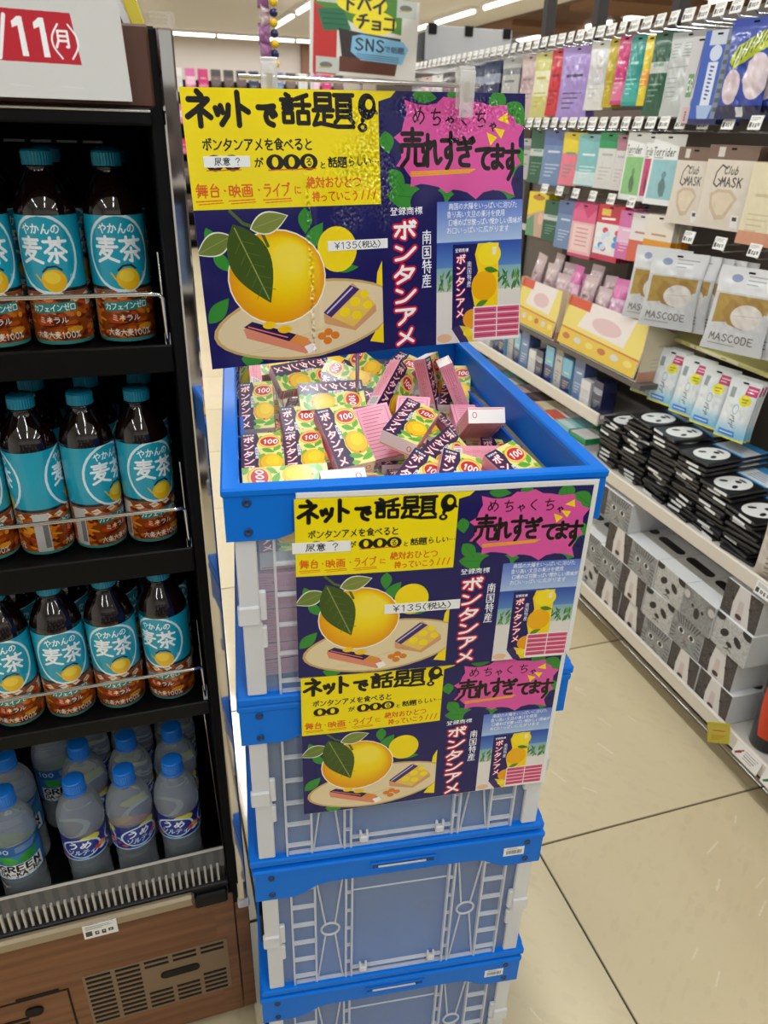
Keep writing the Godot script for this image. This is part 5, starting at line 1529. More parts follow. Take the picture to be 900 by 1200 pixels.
func crate(label: String) -> Node3D:
	var o := thing("folding_crate", label, "crate", Transform3D(), "folding crates in the stack")
	# blue top frame: shaped skirts front and back, plain ones at the sides, a lip all round
	var st := tool()
	prism(st, PackedVector2Array(skirt(0.204, 0.223, HW)), 0.010, Vector3(0, 0, HD - 0.005))
	prism(st, PackedVector2Array(skirt(0.204, 0.223, HW)), 0.010, Vector3(0, 0, -HD + 0.005))
	for sx in [-1.0, 1.0]:
		box(st, Vector3(sx * (HW - 0.005), 0.229, 0), Vector3(0.010, 0.044, HD * 2 - 0.004), 0.001)
	part("top_frame", st.commit(), mats.crate_blue, o)
	st = tool()
	for sz in [-1.0, 1.0]:
		box(st, Vector3(0, 0.2545, sz * (HD - 0.0055)), Vector3(HW * 2 + 0.004, 0.009, 0.015), 0.002)
	for sx in [-1.0, 1.0]:
		box(st, Vector3(sx * (HW - 0.0065), 0.2545, 0), Vector3(0.017, 0.009, HD * 2 - 0.014), 0.002)
	part("rim_lip", st.commit(), mats.crate_blue, o)
	# grip in the middle of the front skirt
	st = tool()
	box(st, Vector3(0, 0.2455, HD + 0.0008), Vector3(0.084, 0.0022, 0.0028), 0.0006)
	box(st, Vector3(0, 0.2355, HD + 0.0008), Vector3(0.084, 0.0022, 0.0028), 0.0006)
	for sx in [-1.0, 1.0]:
		box(st, Vector3(sx * 0.041, 0.2405, HD + 0.0008), Vector3(0.0022, 0.011, 0.0028), 0.0006)
	var grip := part("grip_frame", st.commit(), mats.crate_blue, o)
	part("grip_shade", slab(Vector3(-0.04, 0.237, HD), Vector3(0.04, 0.2442, HD + 0.0006)), mats.rivet, grip)  # flat dark slab, the shade of a grip slot put into colour
	part("grip_highlight", slab(Vector3(-0.032, 0.2378, HD), Vector3(0.030, 0.2402, HD + 0.0022), 0.0006), mats.crate_latch, grip)  # pale strip painted in as the highlight along the slot
	for sx in [-1.0, 1.0]:
		for y in [0.2135, 0.244]:
			var rv: ArrayMesh = turned([Vector2(0.0, 0.0008), Vector2(0.0018, 0.0008), Vector2(0.0018, 0.0014), Vector2(0.0042, 0.0014), Vector2(0.0042, 0.0)], 14) if not meshes.has("rivet") else meshes["rivet"]
			meshes["rivet"] = rv
			part("rivet", rv, mats.rivet, o, Transform3D(Basis(Vector3.RIGHT, PI / 2), Vector3(sx * 0.165, y, HD)))
	# blue base tray
	st = tool()
	box(st, Vector3(0, 0.004, 0), Vector3(HW * 2 - 0.022, 0.008, HD * 2 - 0.022))
	for sz in [-1.0, 1.0]:
		box(st, Vector3(0, 0.010, sz * (HD - 0.0065)), Vector3(HW * 2 + 0.004, 0.0105, 0.015), 0.0018)
	for sx in [-1.0, 1.0]:
		box(st, Vector3(sx * (HW - 0.006), 0.010, 0), Vector3(0.018, 0.0105, HD * 2 - 0.02), 0.0018)
	part("base_tray", st.commit(), mats.crate_blue, o)
	# solid blue long sides with ribs
	for sx in [-1.0, 1.0]:
		st = tool()
		box(st, Vector3(sx * (HW - 0.019), 0.110, 0), Vector3(0.004, 0.196, HD * 2 - 0.034))
		for k in 7:
			box(st, Vector3(sx * (HW - 0.015), 0.110, -0.22 + k * 0.0733), Vector3(0.005, 0.19, 0.005))
		for y in [0.05, 0.11, 0.17]:
			box(st, Vector3(sx * (HW - 0.015), y, 0), Vector3(0.005, 0.004, HD * 2 - 0.04))
		part("side_panel", st.commit(), mats.crate_deep, o)
	# clear end walls with moulded ribs
	for sz in [1.0, -1.0]:
		var z: float = sz * (HD - 0.0095)
		var wall := part("end_panel", slab(Vector3(-HW + 0.012, 0.012, z - 0.0012), Vector3(HW - 0.012, 0.226, z + 0.0012)), mats.crate_clear, o, Transform3D(), "clear plastic end wall")
		st = tool()
		for sx in [-1.0, 1.0]:
			for u in [0.142, 0.112, 0.072, 0.064]:
				box(st, Vector3(sx * u, 0.119, z + sz * 0.0042), Vector3(0.0026, 0.212, 0.006))
			for k in 6:
				box(st, Vector3(sx * 0.127, 0.030 + k * 0.036, z + sz * 0.0038), Vector3(0.030, 0.0022, 0.005))
				if k < 5:
					box(st, Vector3(sx * 0.068, 0.044 + k * 0.036, z + sz * 0.003), Vector3(0.008, 0.0018, 0.004))
			for q in [[0.110, 0.016, 0.099, 0.108], [0.076, 0.016, 0.086, 0.108], [0.110, 0.222, 0.099, 0.132], [0.076, 0.222, 0.086, 0.132]]:
				tube(st, [Vector3(sx * q[0], q[1], z + sz * 0.003), Vector3(sx * q[2], q[3], z + sz * 0.003)], 0.0014, 5)
			var ring := []
			for i in 17:
				ring.append(Vector3(sx * 0.0925 + cos(TAU * i / 16.0) * 0.012, 0.120 + sin(TAU * i / 16.0) * 0.012, z + sz * 0.003))
			tube(st, ring, 0.0016, 5)
		box(st, Vector3(0, 0.030, z + sz * 0.0034), Vector3(0.126, 0.002, 0.0045))
		box(st, Vector3(0, 0.190, z + sz * 0.002), Vector3(0.126, 0.0012, 0.0016))
		box(st, Vector3(0, 0.0165, z + sz * 0.0034), Vector3(0.28, 0.002, 0.0045))
		part("moulded_ribs", st.commit(), mats.crate_rib, wall)
		for sx in [-1.0, 1.0]:
			st = tool()
			box(st, Vector3(sx * 0.1685, 0.165, z + sz * 0.004), Vector3(0.020, 0.078, 0.006), 0.0012)
			box(st, Vector3(sx * 0.1695, 0.118, z + sz * 0.006), Vector3(0.022, 0.022, 0.008), 0.0015)
			box(st, Vector3(sx * 0.1665, 0.062, z + sz * 0.004), Vector3(0.020, 0.092, 0.006), 0.0012)
			box(st, Vector3(sx * 0.1555, 0.128, z + sz * 0.0045), Vector3(0.007, 0.034, 0.006), 0.0012)
			box(st, Vector3(sx * 0.1555, 0.090, z + sz * 0.0045), Vector3(0.006, 0.026, 0.006), 0.0012)
			part("corner_latch", st.commit(), mats.crate_latch, wall)
			st = tool()
			box(st, Vector3(sx * 0.048, 0.028, z + sz * 0.0055), Vector3(0.011, 0.010, 0.007), 0.0015)
			box(st, Vector3(sx * 0.048 - 0.004, 0.037, z + sz * 0.0055), Vector3(0.003, 0.008, 0.005), 0.001)
			box(st, Vector3(sx * 0.048 + 0.004, 0.037, z + sz * 0.0055), Vector3(0.003, 0.008, 0.005), 0.001)
			part("wall_clip", st.commit(), mats.crate_latch, wall)
	return o

func build_crates() -> void:
	var labels := ["top blue rimmed folding crate filled with candy boxes", "second folding crate down, behind the lower edge of the posters", "third folding crate down with clear front and barcode sticker", "lowest folding crate, cut off by the bottom of the picture"]
	var shift := [Vector2(0, 0), Vector2(-0.001, -0.002), Vector2(0.001, 0.0), Vector2(-0.0015, 0.001)]
	var drop := [0.259, 0.5145, 0.773, 1.031]
	var proto := crate(labels[0])
	for k in 4:
		var spot := stack_at(HW + shift[k].x, -drop[k], -HD + shift[k].y)
		var o: Node3D = proto
		if k == 0:
			o.transform = spot
		else:
			o = copy(proto, "folding_crate", labels[k], spot)
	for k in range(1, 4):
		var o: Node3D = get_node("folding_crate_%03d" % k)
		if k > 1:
			part("side_shade", slab(Vector3(-HW + 0.002, 0.075, HD - 0.075), Vector3(-HW + 0.012, 0.135, HD - 0.03), 0.002), mats.black, o)  # black block added in place of the contact shadow beside the crate
		part("barcode_sticker", slab(Vector3(-0.014, -0.0075, 0), Vector3(0.014, 0.0075, 0.0004)), mats.barcode, o, at(0.148, 0.2305, HD + 0.0002), "white barcode sticker")
	# low dolly that carries the stack
	var d := thing("crate_dolly", "black wheeled dolly under the crate stack", "dolly", stack_at(HW, -1.0834, -HD))
	part("dolly_deck", slab(Vector3(-0.18, 0.038, -0.26), Vector3(0.18, 0.0497, 0.26), 0.003), mats.black, d)
	for sx in [-1.0, 1.0]:
		for sz in [-1.0, 1.0]:
			part("caster", bar([Vector3(sx * 0.15 - 0.008, 0.019, sz * 0.22), Vector3(sx * 0.15 + 0.008, 0.019, sz * 0.22)], 0.019, 14), mats.black_soft, d)

# ---------------------------------------------------------------- candy boxes in the top crate
const CANDY := Vector3(0.046, 0.088, 0.020)
func build_candy() -> void:
	var k := 1.0 / 512.0
	var front := Rect2(0, 0, 256 * k, 490 * k)
	var side := Rect2(256 * k, 0, 112 * k, 490 * k)
	var back := Rect2(372 * k, 80 * k, 140 * k, 268 * k)
	var mesh_a := picture_box(CANDY, [front, back, side, side, Rect2(372 * k, 0, 140 * k, 66 * k), Rect2(372 * k, 0, 140 * k, 66 * k)])
	# hand-laid ones: u, v, w of the middle in the crate's frame, then the printed face's normal and its up direction
	var laid := [
		["lying by the left rim, back row", 0.040, -0.050, -0.352, -0.09, 0.90, 0.43, 0.02, 0.44, -0.90],
		["at the left rim behind the front corner", 0.040, -0.051, -0.174, -0.02, 0.965, 0.26, 0.01, 0.26, -0.965],
		["second from the left rim near the front", 0.090, -0.056, -0.192, -0.12, 0.95, 0.28, 0.02, 0.285, -0.958],
		["half under its neighbour, second from left rim", 0.094, -0.068, -0.295, 0.04, 0.87, 0.46, -0.07, 0.46, -0.88],
		["turned sideways with its name upside down, centre left", 0.140, -0.036, -0.345, -0.02, 0.83, 0.54, 0.98, 0.12, 0.05],
		["turned sideways below the hanging poster", 0.110, -0.032, -0.435, 0.15, 0.80, 0.55, 0.93, 0.05, -0.32],
		["upright facing front with white end below, left of centre", 0.138, -0.040, -0.205, 0.04, 0.84, 0.52, -0.22, 0.52, -0.80],
		["slanting to the right in the middle front", 0.224, -0.036, -0.230, 0.17, 0.94, 0.28, 0.52, 0.16, -0.84],
		["steep on edge with pink side, middle back", 0.232, -0.046, -0.392, 0.62, 0.25, 0.74, 0.56, 0.59, -0.58],
		["leaning on its pink side, right of the middle", 0.300, -0.046, -0.425, 0.75, 0.30, 0.58, -0.25, 0.86, -0.20],
		["pink barcode side upward, near the right wall", 0.330, -0.046, -0.405, 0.90, 0.42, 0.10, -0.42, 0.82, -0.10],
		["flat in the right front corner", 0.322, -0.048, -0.088, 0.05, 0.90, 0.42, -0.50, 0.25, -0.83],
		["on edge in the front, right of the middle", 0.250, -0.056, -0.175, 0.46, 0.74, 0.48, 0.66, 0.10, -0.74],
		["white end toward the viewer at the right wall", 0.322, -0.044, -0.253, 0.05, 0.83, -0.55, -0.10, 0.55, 0.83],
		["long pink side toward the viewer, right", 0.308, -0.062, -0.186, 0.10, 0.86, -0.50, 0.90, 0.0, 0.43],
		["pink and white end by the right front", 0.314, -0.082, -0.158, 0.20, 0.84, -0.44, 0.50, 0.30, 0.80],
		["navy end up at the front rim", 0.246, -0.058, -0.092, 0.10, 0.85, 0.52, 0.34, 0.48, -0.80],
		["low beside the front rim, right of centre", 0.205, -0.066, -0.120, 0.10, 0.86, 0.50, 0.60, 0.30, -0.74],
		["standing pink end at the front rim", 0.118, -0.060, -0.075, 0.04, -0.40, 0.92, 0.0, 0.92, 0.40],
		["lying across at the left front corner", 0.062, -0.042, -0.082, 0.0, 0.88, 0.48, -1.0, 0.02, 0.04],
		["pink side up at the far left corner", 0.030, -0.040, -0.455, -0.86, 0.48, 0.16, 0.0, 0.30, -0.95],
		["navy side under the poster, back left", 0.085, -0.026, -0.490, 0.05, 0.84, 0.54, 0.96, 0.02, -0.26],
		["with yellow fruit showing at the back middle", 0.176, -0.040, -0.425, -0.06, 0.84, 0.54, -0.86, 0.24, -0.44],
		["tilted pink side at the back middle", 0.205, -0.034, -0.455, -0.56, 0.70, 0.44, -0.42, 0.18, -0.88],
		["pink back up between two slanting ones", 0.248, -0.068, -0.325, 0.12, -0.90, -0.40, 0.26, 0.40, -0.88],
		["pink back up beside the slanting middle one", 0.192, -0.062, -0.270, 0.16, -0.86, -0.48, -0.10, 0.46, -0.88],
		["low yellow face at the right wall", 0.338, -0.056, -0.430, -0.20, 0.90, 0.36, 0.30, 0.30, -0.90],
		["pink side low at the front, centre", 0.160, -0.074, -0.110, 0.0, -0.62, 0.78, 1.0, 0.05, 0.04],
		["white end beside the navy end at the front rim", 0.276, -0.076, -0.120, 0.20, -0.86, -0.46, -0.66, 0.30, -0.68],
		["low by the right wall, pink back up", 0.334, -0.078, -0.330, 0.0, -0.96, -0.20, 0.10, 0.20, -0.96],
		["low by the right wall in front, face up", 0.336, -0.082, -0.205, 0.05, 0.97, 0.20, 0.20, 0.20, -0.95],
		["far right corner, face up", 0.316, -0.060, -0.470, 0.10, 0.92, 0.36, 0.10, 0.36, -0.92],
		["far middle, face up", 0.258, -0.050, -0.490, -0.12, 0.90, 0.40, 0.70, 0.30, -0.64],
		["far middle left, face up", 0.150, -0.036, -0.500, 0.10, 0.88, 0.46, -0.90, 0.20, -0.36]]
	var base := Transform3D(Basis(Vector3.UP, deg_to_rad(STACK_TURN)), STACK_AT)
	var group := "candy boxes heaped in the top crate"
	for e in laid:
		var n := Vector3(e[4], e[5], e[6]).normalized()
		var up := Vector3(e[7], e[8], e[9])
		up = (up - n * up.dot(n)).normalized()
		var spot := base * Transform3D(Basis(up.cross(n), up, n), Vector3(e[1], e[2], e[3]))
		solo("candy_box", mesh_a, mats.candy, "small candy box in the crate, " + e[0], "candy box", spot, group)
	# the layer below and the rows that show through the clear front wall
	for i in 6:
		for j in 5:
			var spot := base * Transform3D(Basis.from_euler(Vector3(deg_to_rad(-90 + rng.randf_range(-6, 6)), deg_to_rad(rng.randf_range(-10, 10)), 0), EULER_ORDER_YXZ), Vector3(0.052 + i * 0.0535, -0.092 + rng.randf_range(-0.004, 0.004), -0.075 - j * 0.094))
			solo("candy_box", mesh_a, mats.candy, "candy box in the layer under the heap, mostly hidden", "candy box", spot, group)
	for row in 6:
		for i in 4:
			var flat := (row + i) % 3 != 0
			var b := Basis.from_euler(Vector3(deg_to_rad(-90), deg_to_rad(90 + rng.randf_range(-4, 4)), 0), EULER_ORDER_YXZ) if flat else Basis.from_euler(Vector3(deg_to_rad(90), deg_to_rad(-90 + rng.randf_range(-4, 4)), 0), EULER_ORDER_YXZ)
			solo("candy_box", mesh_a, mats.candy, "candy box behind the clear front wall of the top crate", "candy box", base * Transform3D(b, Vector3(0.066 + i * 0.0905 - 0.012, -0.120 - row * 0.0212, -0.050)), group)

# ---------------------------------------------------------------- posters and their stand
func build_posters() -> void:
	# hanging poster on the stand
	var spot := Transform3D(Basis.from_euler(Vector3(deg_to_rad(-4.5), deg_to_rad(4.72), deg_to_rad(1.39)), EULER_ORDER_YXZ), Vector3(0.276, 1.266, -0.927))
	var hang := func(s: float, t: float) -> Vector3:
		var x := (s - 0.5) * 0.42
		var crease := 0.0022 * exp(-pow((s - 0.31 - 0.015 * t) / 0.012, 2.0))
		var z := 0.004 * sin(s * 6.0 + 0.6) * t + crease + 0.010 * pow(maxf(s - 0.5, 0.0) * 2.0, 2.0) * t
		z += 0.0016 * sin(s * 31.0 + t * 9.0) * exp(-pow((s - 0.55) / 0.16, 2.0) - pow((t - 0.28) / 0.2, 2.0))
		return Vector3(x, (0.5 - t) * 0.297, z)
	var o := thing("hanging_poster", "large glossy yellow and navy candy poster hanging from clips above the crate", "poster", spot)
	part("printed_sheet", paper(hang, 72, 40, 0.0005), mats.poster_film, o)
	sticker(o, hang, 0.040, 0.222, 0.122, 0.038, "sticker_urge", 0.42, 0.297)
	sticker(o, hang, 0.366, 0.537, 0.187, 0.038, "sticker_price", 0.42, 0.297)
	# the two papers hung on the front of the crates, on white card
	for k in 2:
		var bent := func(s: float, t: float) -> Vector3:
			var x := (s - 0.5) * (0.291 if k == 0 else 0.289)
			var y := (0.5 - t) * (0.206 if k == 0 else 0.197)
			return Vector3(x, y, 0.002 * sin(s * 4.0 + k) + (0.004 * pow(s, 4.0) if k == 0 else 0.005 * t * t))
		var c := stack_at(0.2085, -0.1135 if k == 0 else -0.3155, 0.0085 if k == 0 else 0.0055)
		c = c * Transform3D(Basis.from_euler(Vector3(deg_to_rad(0.0 if k == 0 else 1.0), 0, deg_to_rad(-0.3))), Vector3.ZERO)
		var p := thing("crate_poster", ["yellow and navy candy poster with white stickers on the upper crate front", "lower yellow and navy candy poster without stickers on the crate front"][k], "poster", c)
		part("printed_sheet", paper(bent, 24, 10, 0.0005), mats.poster, p)
		var card := func(s: float, t: float) -> Vector3:
			var q: Vector3 = bent.call(s, t)
			return Vector3(q.x * (1.0 + 0.012) + 0.0035, q.y * 1.01 + (0.0045 if k == 0 else 0.0), q.z - 0.0007)
		part("backing_card", paper(card, 24, 10, 0.0006), mats.poster_back, p)
		if k == 0:
			sticker(p, bent, -0.010, 0.222, 0.190, 0.056, "sticker_urge", 0.291, 0.206)
			sticker(p, bent, 0.300, 0.590, 0.27, 0.055, "sticker_price", 0.291, 0.206)
	# stand: pole, cross rod and two clear clips
	var s := thing("poster_stand", "thin chrome poster stand with cross rod rising out of the crate", "stand", stack_at(0.175, -0.14, -0.345))
	part("pole", bar([Vector3(0, 0, 0), Vector3(0, 0.477, 0)], 0.0026, 8), mats.chrome, s)
	part("cross_rod", bar([Vector3(-0.136, 0.479, 0.006), Vector3(0.138, 0.479, 0.006)], 0.0026, 8), mats.chrome, s)
	for x in [-0.103, 0.122]:
		var st := tool()
		box(st, Vector3(x, 0.470, 0.016), Vector3(0.017, 0.048, 0.003), 0.001)
		box(st, Vector3(x, 0.472, -0.002), Vector3(0.017, 0.034, 0.003), 0.001)
		for sx in [-1.0, 1.0]:
			box(st, Vector3(x + sx * 0.008, 0.480, 0.007), Vector3(0.002, 0.026, 0.017), 0.0006)
		tube(st, [Vector3(x - 0.009, 0.494, 0.007), Vector3(x + 0.009, 0.494, 0.007)], 0.005, 8)
		var clip := part("poster_clip", st.commit(), mats.clip_clear, s)
		part("clip_spring", slab(Vector3(x - 0.004, 0.462, 0.009), Vector3(x + 0.004, 0.484, 0.0145), 0.001), mats.clip_tan, clip)

func sticker(o: Node3D, f: Callable, u: float, v: float, w: float, h: float, m: String, pw: float, ph: float) -> void:
	var on := func(s: float, t: float) -> Vector3:
		var q: Vector3 = f.call(clampf(u + s * w, 0.0, 1.0), v + t * h)
		q.x = (u + s * w - 0.5) * pw
		return q + Vector3(0, 0, 0.0006)
	part("paper_sticker", paper(on, 6, 2, 0.0003), mats[m], o)

# ---------------------------------------------------------------- the gondola on the right
const ORD := ["first", "second", "third", "fourth", "fifth", "sixth", "seventh", "eighth", "ninth", "tenth", "eleventh", "twelfth", "thirteenth", "fourteenth"]
const GZ0 := -4.2
const GZ1 := 0.3
var hook_from: Node3D
func build_gondola() -> void:
	var g := thing("gondola_shelf", "long white and grey shop shelf unit with peg hooks along the right", "shelf unit", at(1.22, 0, 0))
	part("back_panel", slab(Vector3(0.44, 0, GZ0), Vector3(0.47, 1.70, GZ1)), mats.gondola_back, g)
	part("kick_plate", slab(Vector3(0.075, 0, GZ0), Vector3(0.095, 0.098, GZ1)), mats.kick, g)
	part("deck", slab(Vector3(0.0, 0.096, GZ0), Vector3(0.44, 0.12, GZ1), 0.002), mats.gondola_white, g)
	part("deck_rail", slab(Vector3(-0.008, 0.092, GZ0), Vector3(0.002, 0.134, GZ1), 0.003), mats.rail_cream, g)
	part("shelf", slab(Vector3(0.012, 0.488, GZ0), Vector3(0.44, 0.504, GZ1), 0.001), mats.gondola_white, g)
	part("shelf_rail", slab(Vector3(0.004, 0.484, GZ0), Vector3(0.013, 0.522, GZ1), 0.003), mats.rail_cream, g)
	part("shelf", slab(Vector3(0.075, 0.588, GZ0), Vector3(0.44, 0.604, -1.86), 0.001), mats.gondola_white, g)
	part("shelf_rail", slab(Vector3(0.066, 0.582, GZ0), Vector3(0.076, 0.622, -1.86), 0.003), mats.rail_cream, g)
	part("shelf", slab(Vector3(0.075, 0.745, -2.8), Vector3(0.44, 0.760, -1.70), 0.001), mats.gondola_back, g)
	part("end_panel", slab(Vector3(0.05, 0, GZ0 - 0.02), Vector3(0.47, 1.70, GZ0)), mats.gondola_back, g)
	for z in [-3.17, -2.79, -2.33, -1.45, -0.6]:
		part("upright", slab(Vector3(0.425, 0, z - 0.02), Vector3(0.465, 2.1, z + 0.02), 0.002), mats.dark_post, g)
	part("top_bar", slab(Vector3(0.42, 2.1, GZ0), Vector3(0.47, 2.14, GZ1), 0.002), mats.dark_post, g)
	for y in [1.41, 1.19, 0.98]:
		part("cross_bar", slab(Vector3(0.415, y + 0.02, GZ0), Vector3(0.44, y + 0.045, GZ1), 0.002), mats.gondola_white, g)
	# peg hooks with price tags: height, first and last z, spacing
	for r in [[1.632, -1.56, -4.1, 0.058], [1.392, -1.93, -2.78, 0.06], [1.187, -2.02, -2.64, 0.105], [1.392, -1.50, -1.86, 0.09], [1.125, -1.38, -1.80, 0.12]]:
		var n := int(absf(r[2] - r[1]) / r[3])
		for i in n + 1:
			var z: float = r[1] - i * r[3]
			if not meshes.has("hook"):
				meshes["hook"] = bar([Vector3(0.44, 0, 0), Vector3(0.185, 0, 0), Vector3(0.172, 0.008, 0)], 0.0022, 6)
				meshes["hook_tag"] = picture_box(Vector3(0.040, 0.030, 0.0015), [Rect2(0, 0, 1, 1), Rect2(0, 0, 0.05, 0.05), Rect2(0, 0, 0.05, 0.05), Rect2(0, 0, 0.05, 0.05), Rect2(0, 0, 0.05, 0.05), Rect2(0, 0, 0.05, 0.05)])
			var h := part("peg_hook", meshes["hook"], mats.chrome, g, at(0, r[0], z))
			part("price_tag", meshes["hook_tag"], mats["tag%d" % (i % 4)], h, at(0.170, 0.020, 0, -90 + rng.randf_range(-5, 5), -12))
	# tags on the lowest rail
	for e in [["wine_tag_red", -0.955], ["wine_tag_green", -0.865], ["wine_tag_red", -0.775]]:
		part("rail_tag", picture_box(Vector3(0.078, 0.036, 0.002), [Rect2(0, 0, 1, 1), Rect2(0, 0, 0.05, 0.05), Rect2(0, 0, 0.05, 0.05), Rect2(0, 0, 0.05, 0.05), Rect2(0, 0, 0.05, 0.05), Rect2(0, 0, 0.05, 0.05)]), mats[e[0]], g, at(-0.012, 0.112, e[1], -90, -14), "white price card with bottle picture")
	part("bargain_tag", picture_box(Vector3(0.05, 0.055, 0.002), [Rect2(0, 0, 1, 1), Rect2(0, 0, 0.05, 0.05), Rect2(0, 0, 0.05, 0.05), Rect2(0, 0, 0.05, 0.05), Rect2(0, 0, 0.05, 0.05), Rect2(0, 0, 0.05, 0.05)]), mats.bargain_tag, g, at(-0.026, 0.118, -1.035, -40, -8, 12), "yellow bargain card sticking out of the rail")
	part("rail_tag", picture_box(Vector3(0.05, 0.03, 0.002), [Rect2(0, 0, 1, 1), Rect2(0, 0, 0.05, 0.05), Rect2(0, 0, 0.05, 0.05), Rect2(0, 0, 0.05, 0.05), Rect2(0, 0, 0.05, 0.05), Rect2(0, 0, 0.05, 0.05)]), mats.tag2, g, at(-0.002, 0.504, -1.05, -90, -10))

# a pack on a hook: z, width, top, bottom, print, how many behind it, how puffed, what it is, turn
func hang_up(called: String, looks: String, z: float, w: float, top: float, bot: float, m: String, n: int, t: float, x := 1.42, turn := 8.0, boxed := false) -> void:
	var h := top - bot
	for k in n:
		var mesh: ArrayMesh
		if boxed:
			var key := "carton%.3f %.3f %.3f" % [w, h, t]
			if not meshes.has(key):
				var q := Rect2(0.02, 0.02, 0.12, 0.96)
				meshes[key] = picture_box(Vector3(w, h, t), [Rect2(0, 0, 1, 1), Rect2(0, 0, 1, 1), q, q, Rect2(0.3, 0.02, 0.3, 0.1), Rect2(0.3, 0.9, 0.3, 0.08)])
			mesh = meshes[key]
		else:
			mesh = pouch(w, h, t, int(absf(z) * 100.0) % 5)
		var where := "" if k == 0 else (", second on its hook" if k == 1 else ", rearmost on its hook")
		var spot := at(x + k * (t + 0.004), top if not boxed else top - h / 2.0, z, -90 + turn + rng.randf_range(-2, 2), -2.0 + rng.randf_range(-1, 1))
		var o := thing(called, looks + where, "packet", spot, "packs hanging on the peg hooks")
		part("pack_front" if not boxed else "carton", mesh, mats[m], o)
		part("header_hole", meshes_once("hole"), mats.black_soft, o, at(0, -0.008 if not boxed else h / 2.0 - 0.008, 0.0012 if not boxed else t / 2.0 + 0.0004))

func meshes_once(key: String) -> ArrayMesh:
	if not meshes.has(key):
		meshes[key] = cut(oval(0, 0, 0.008, 0.0022), 0.0008)
	return meshes[key]

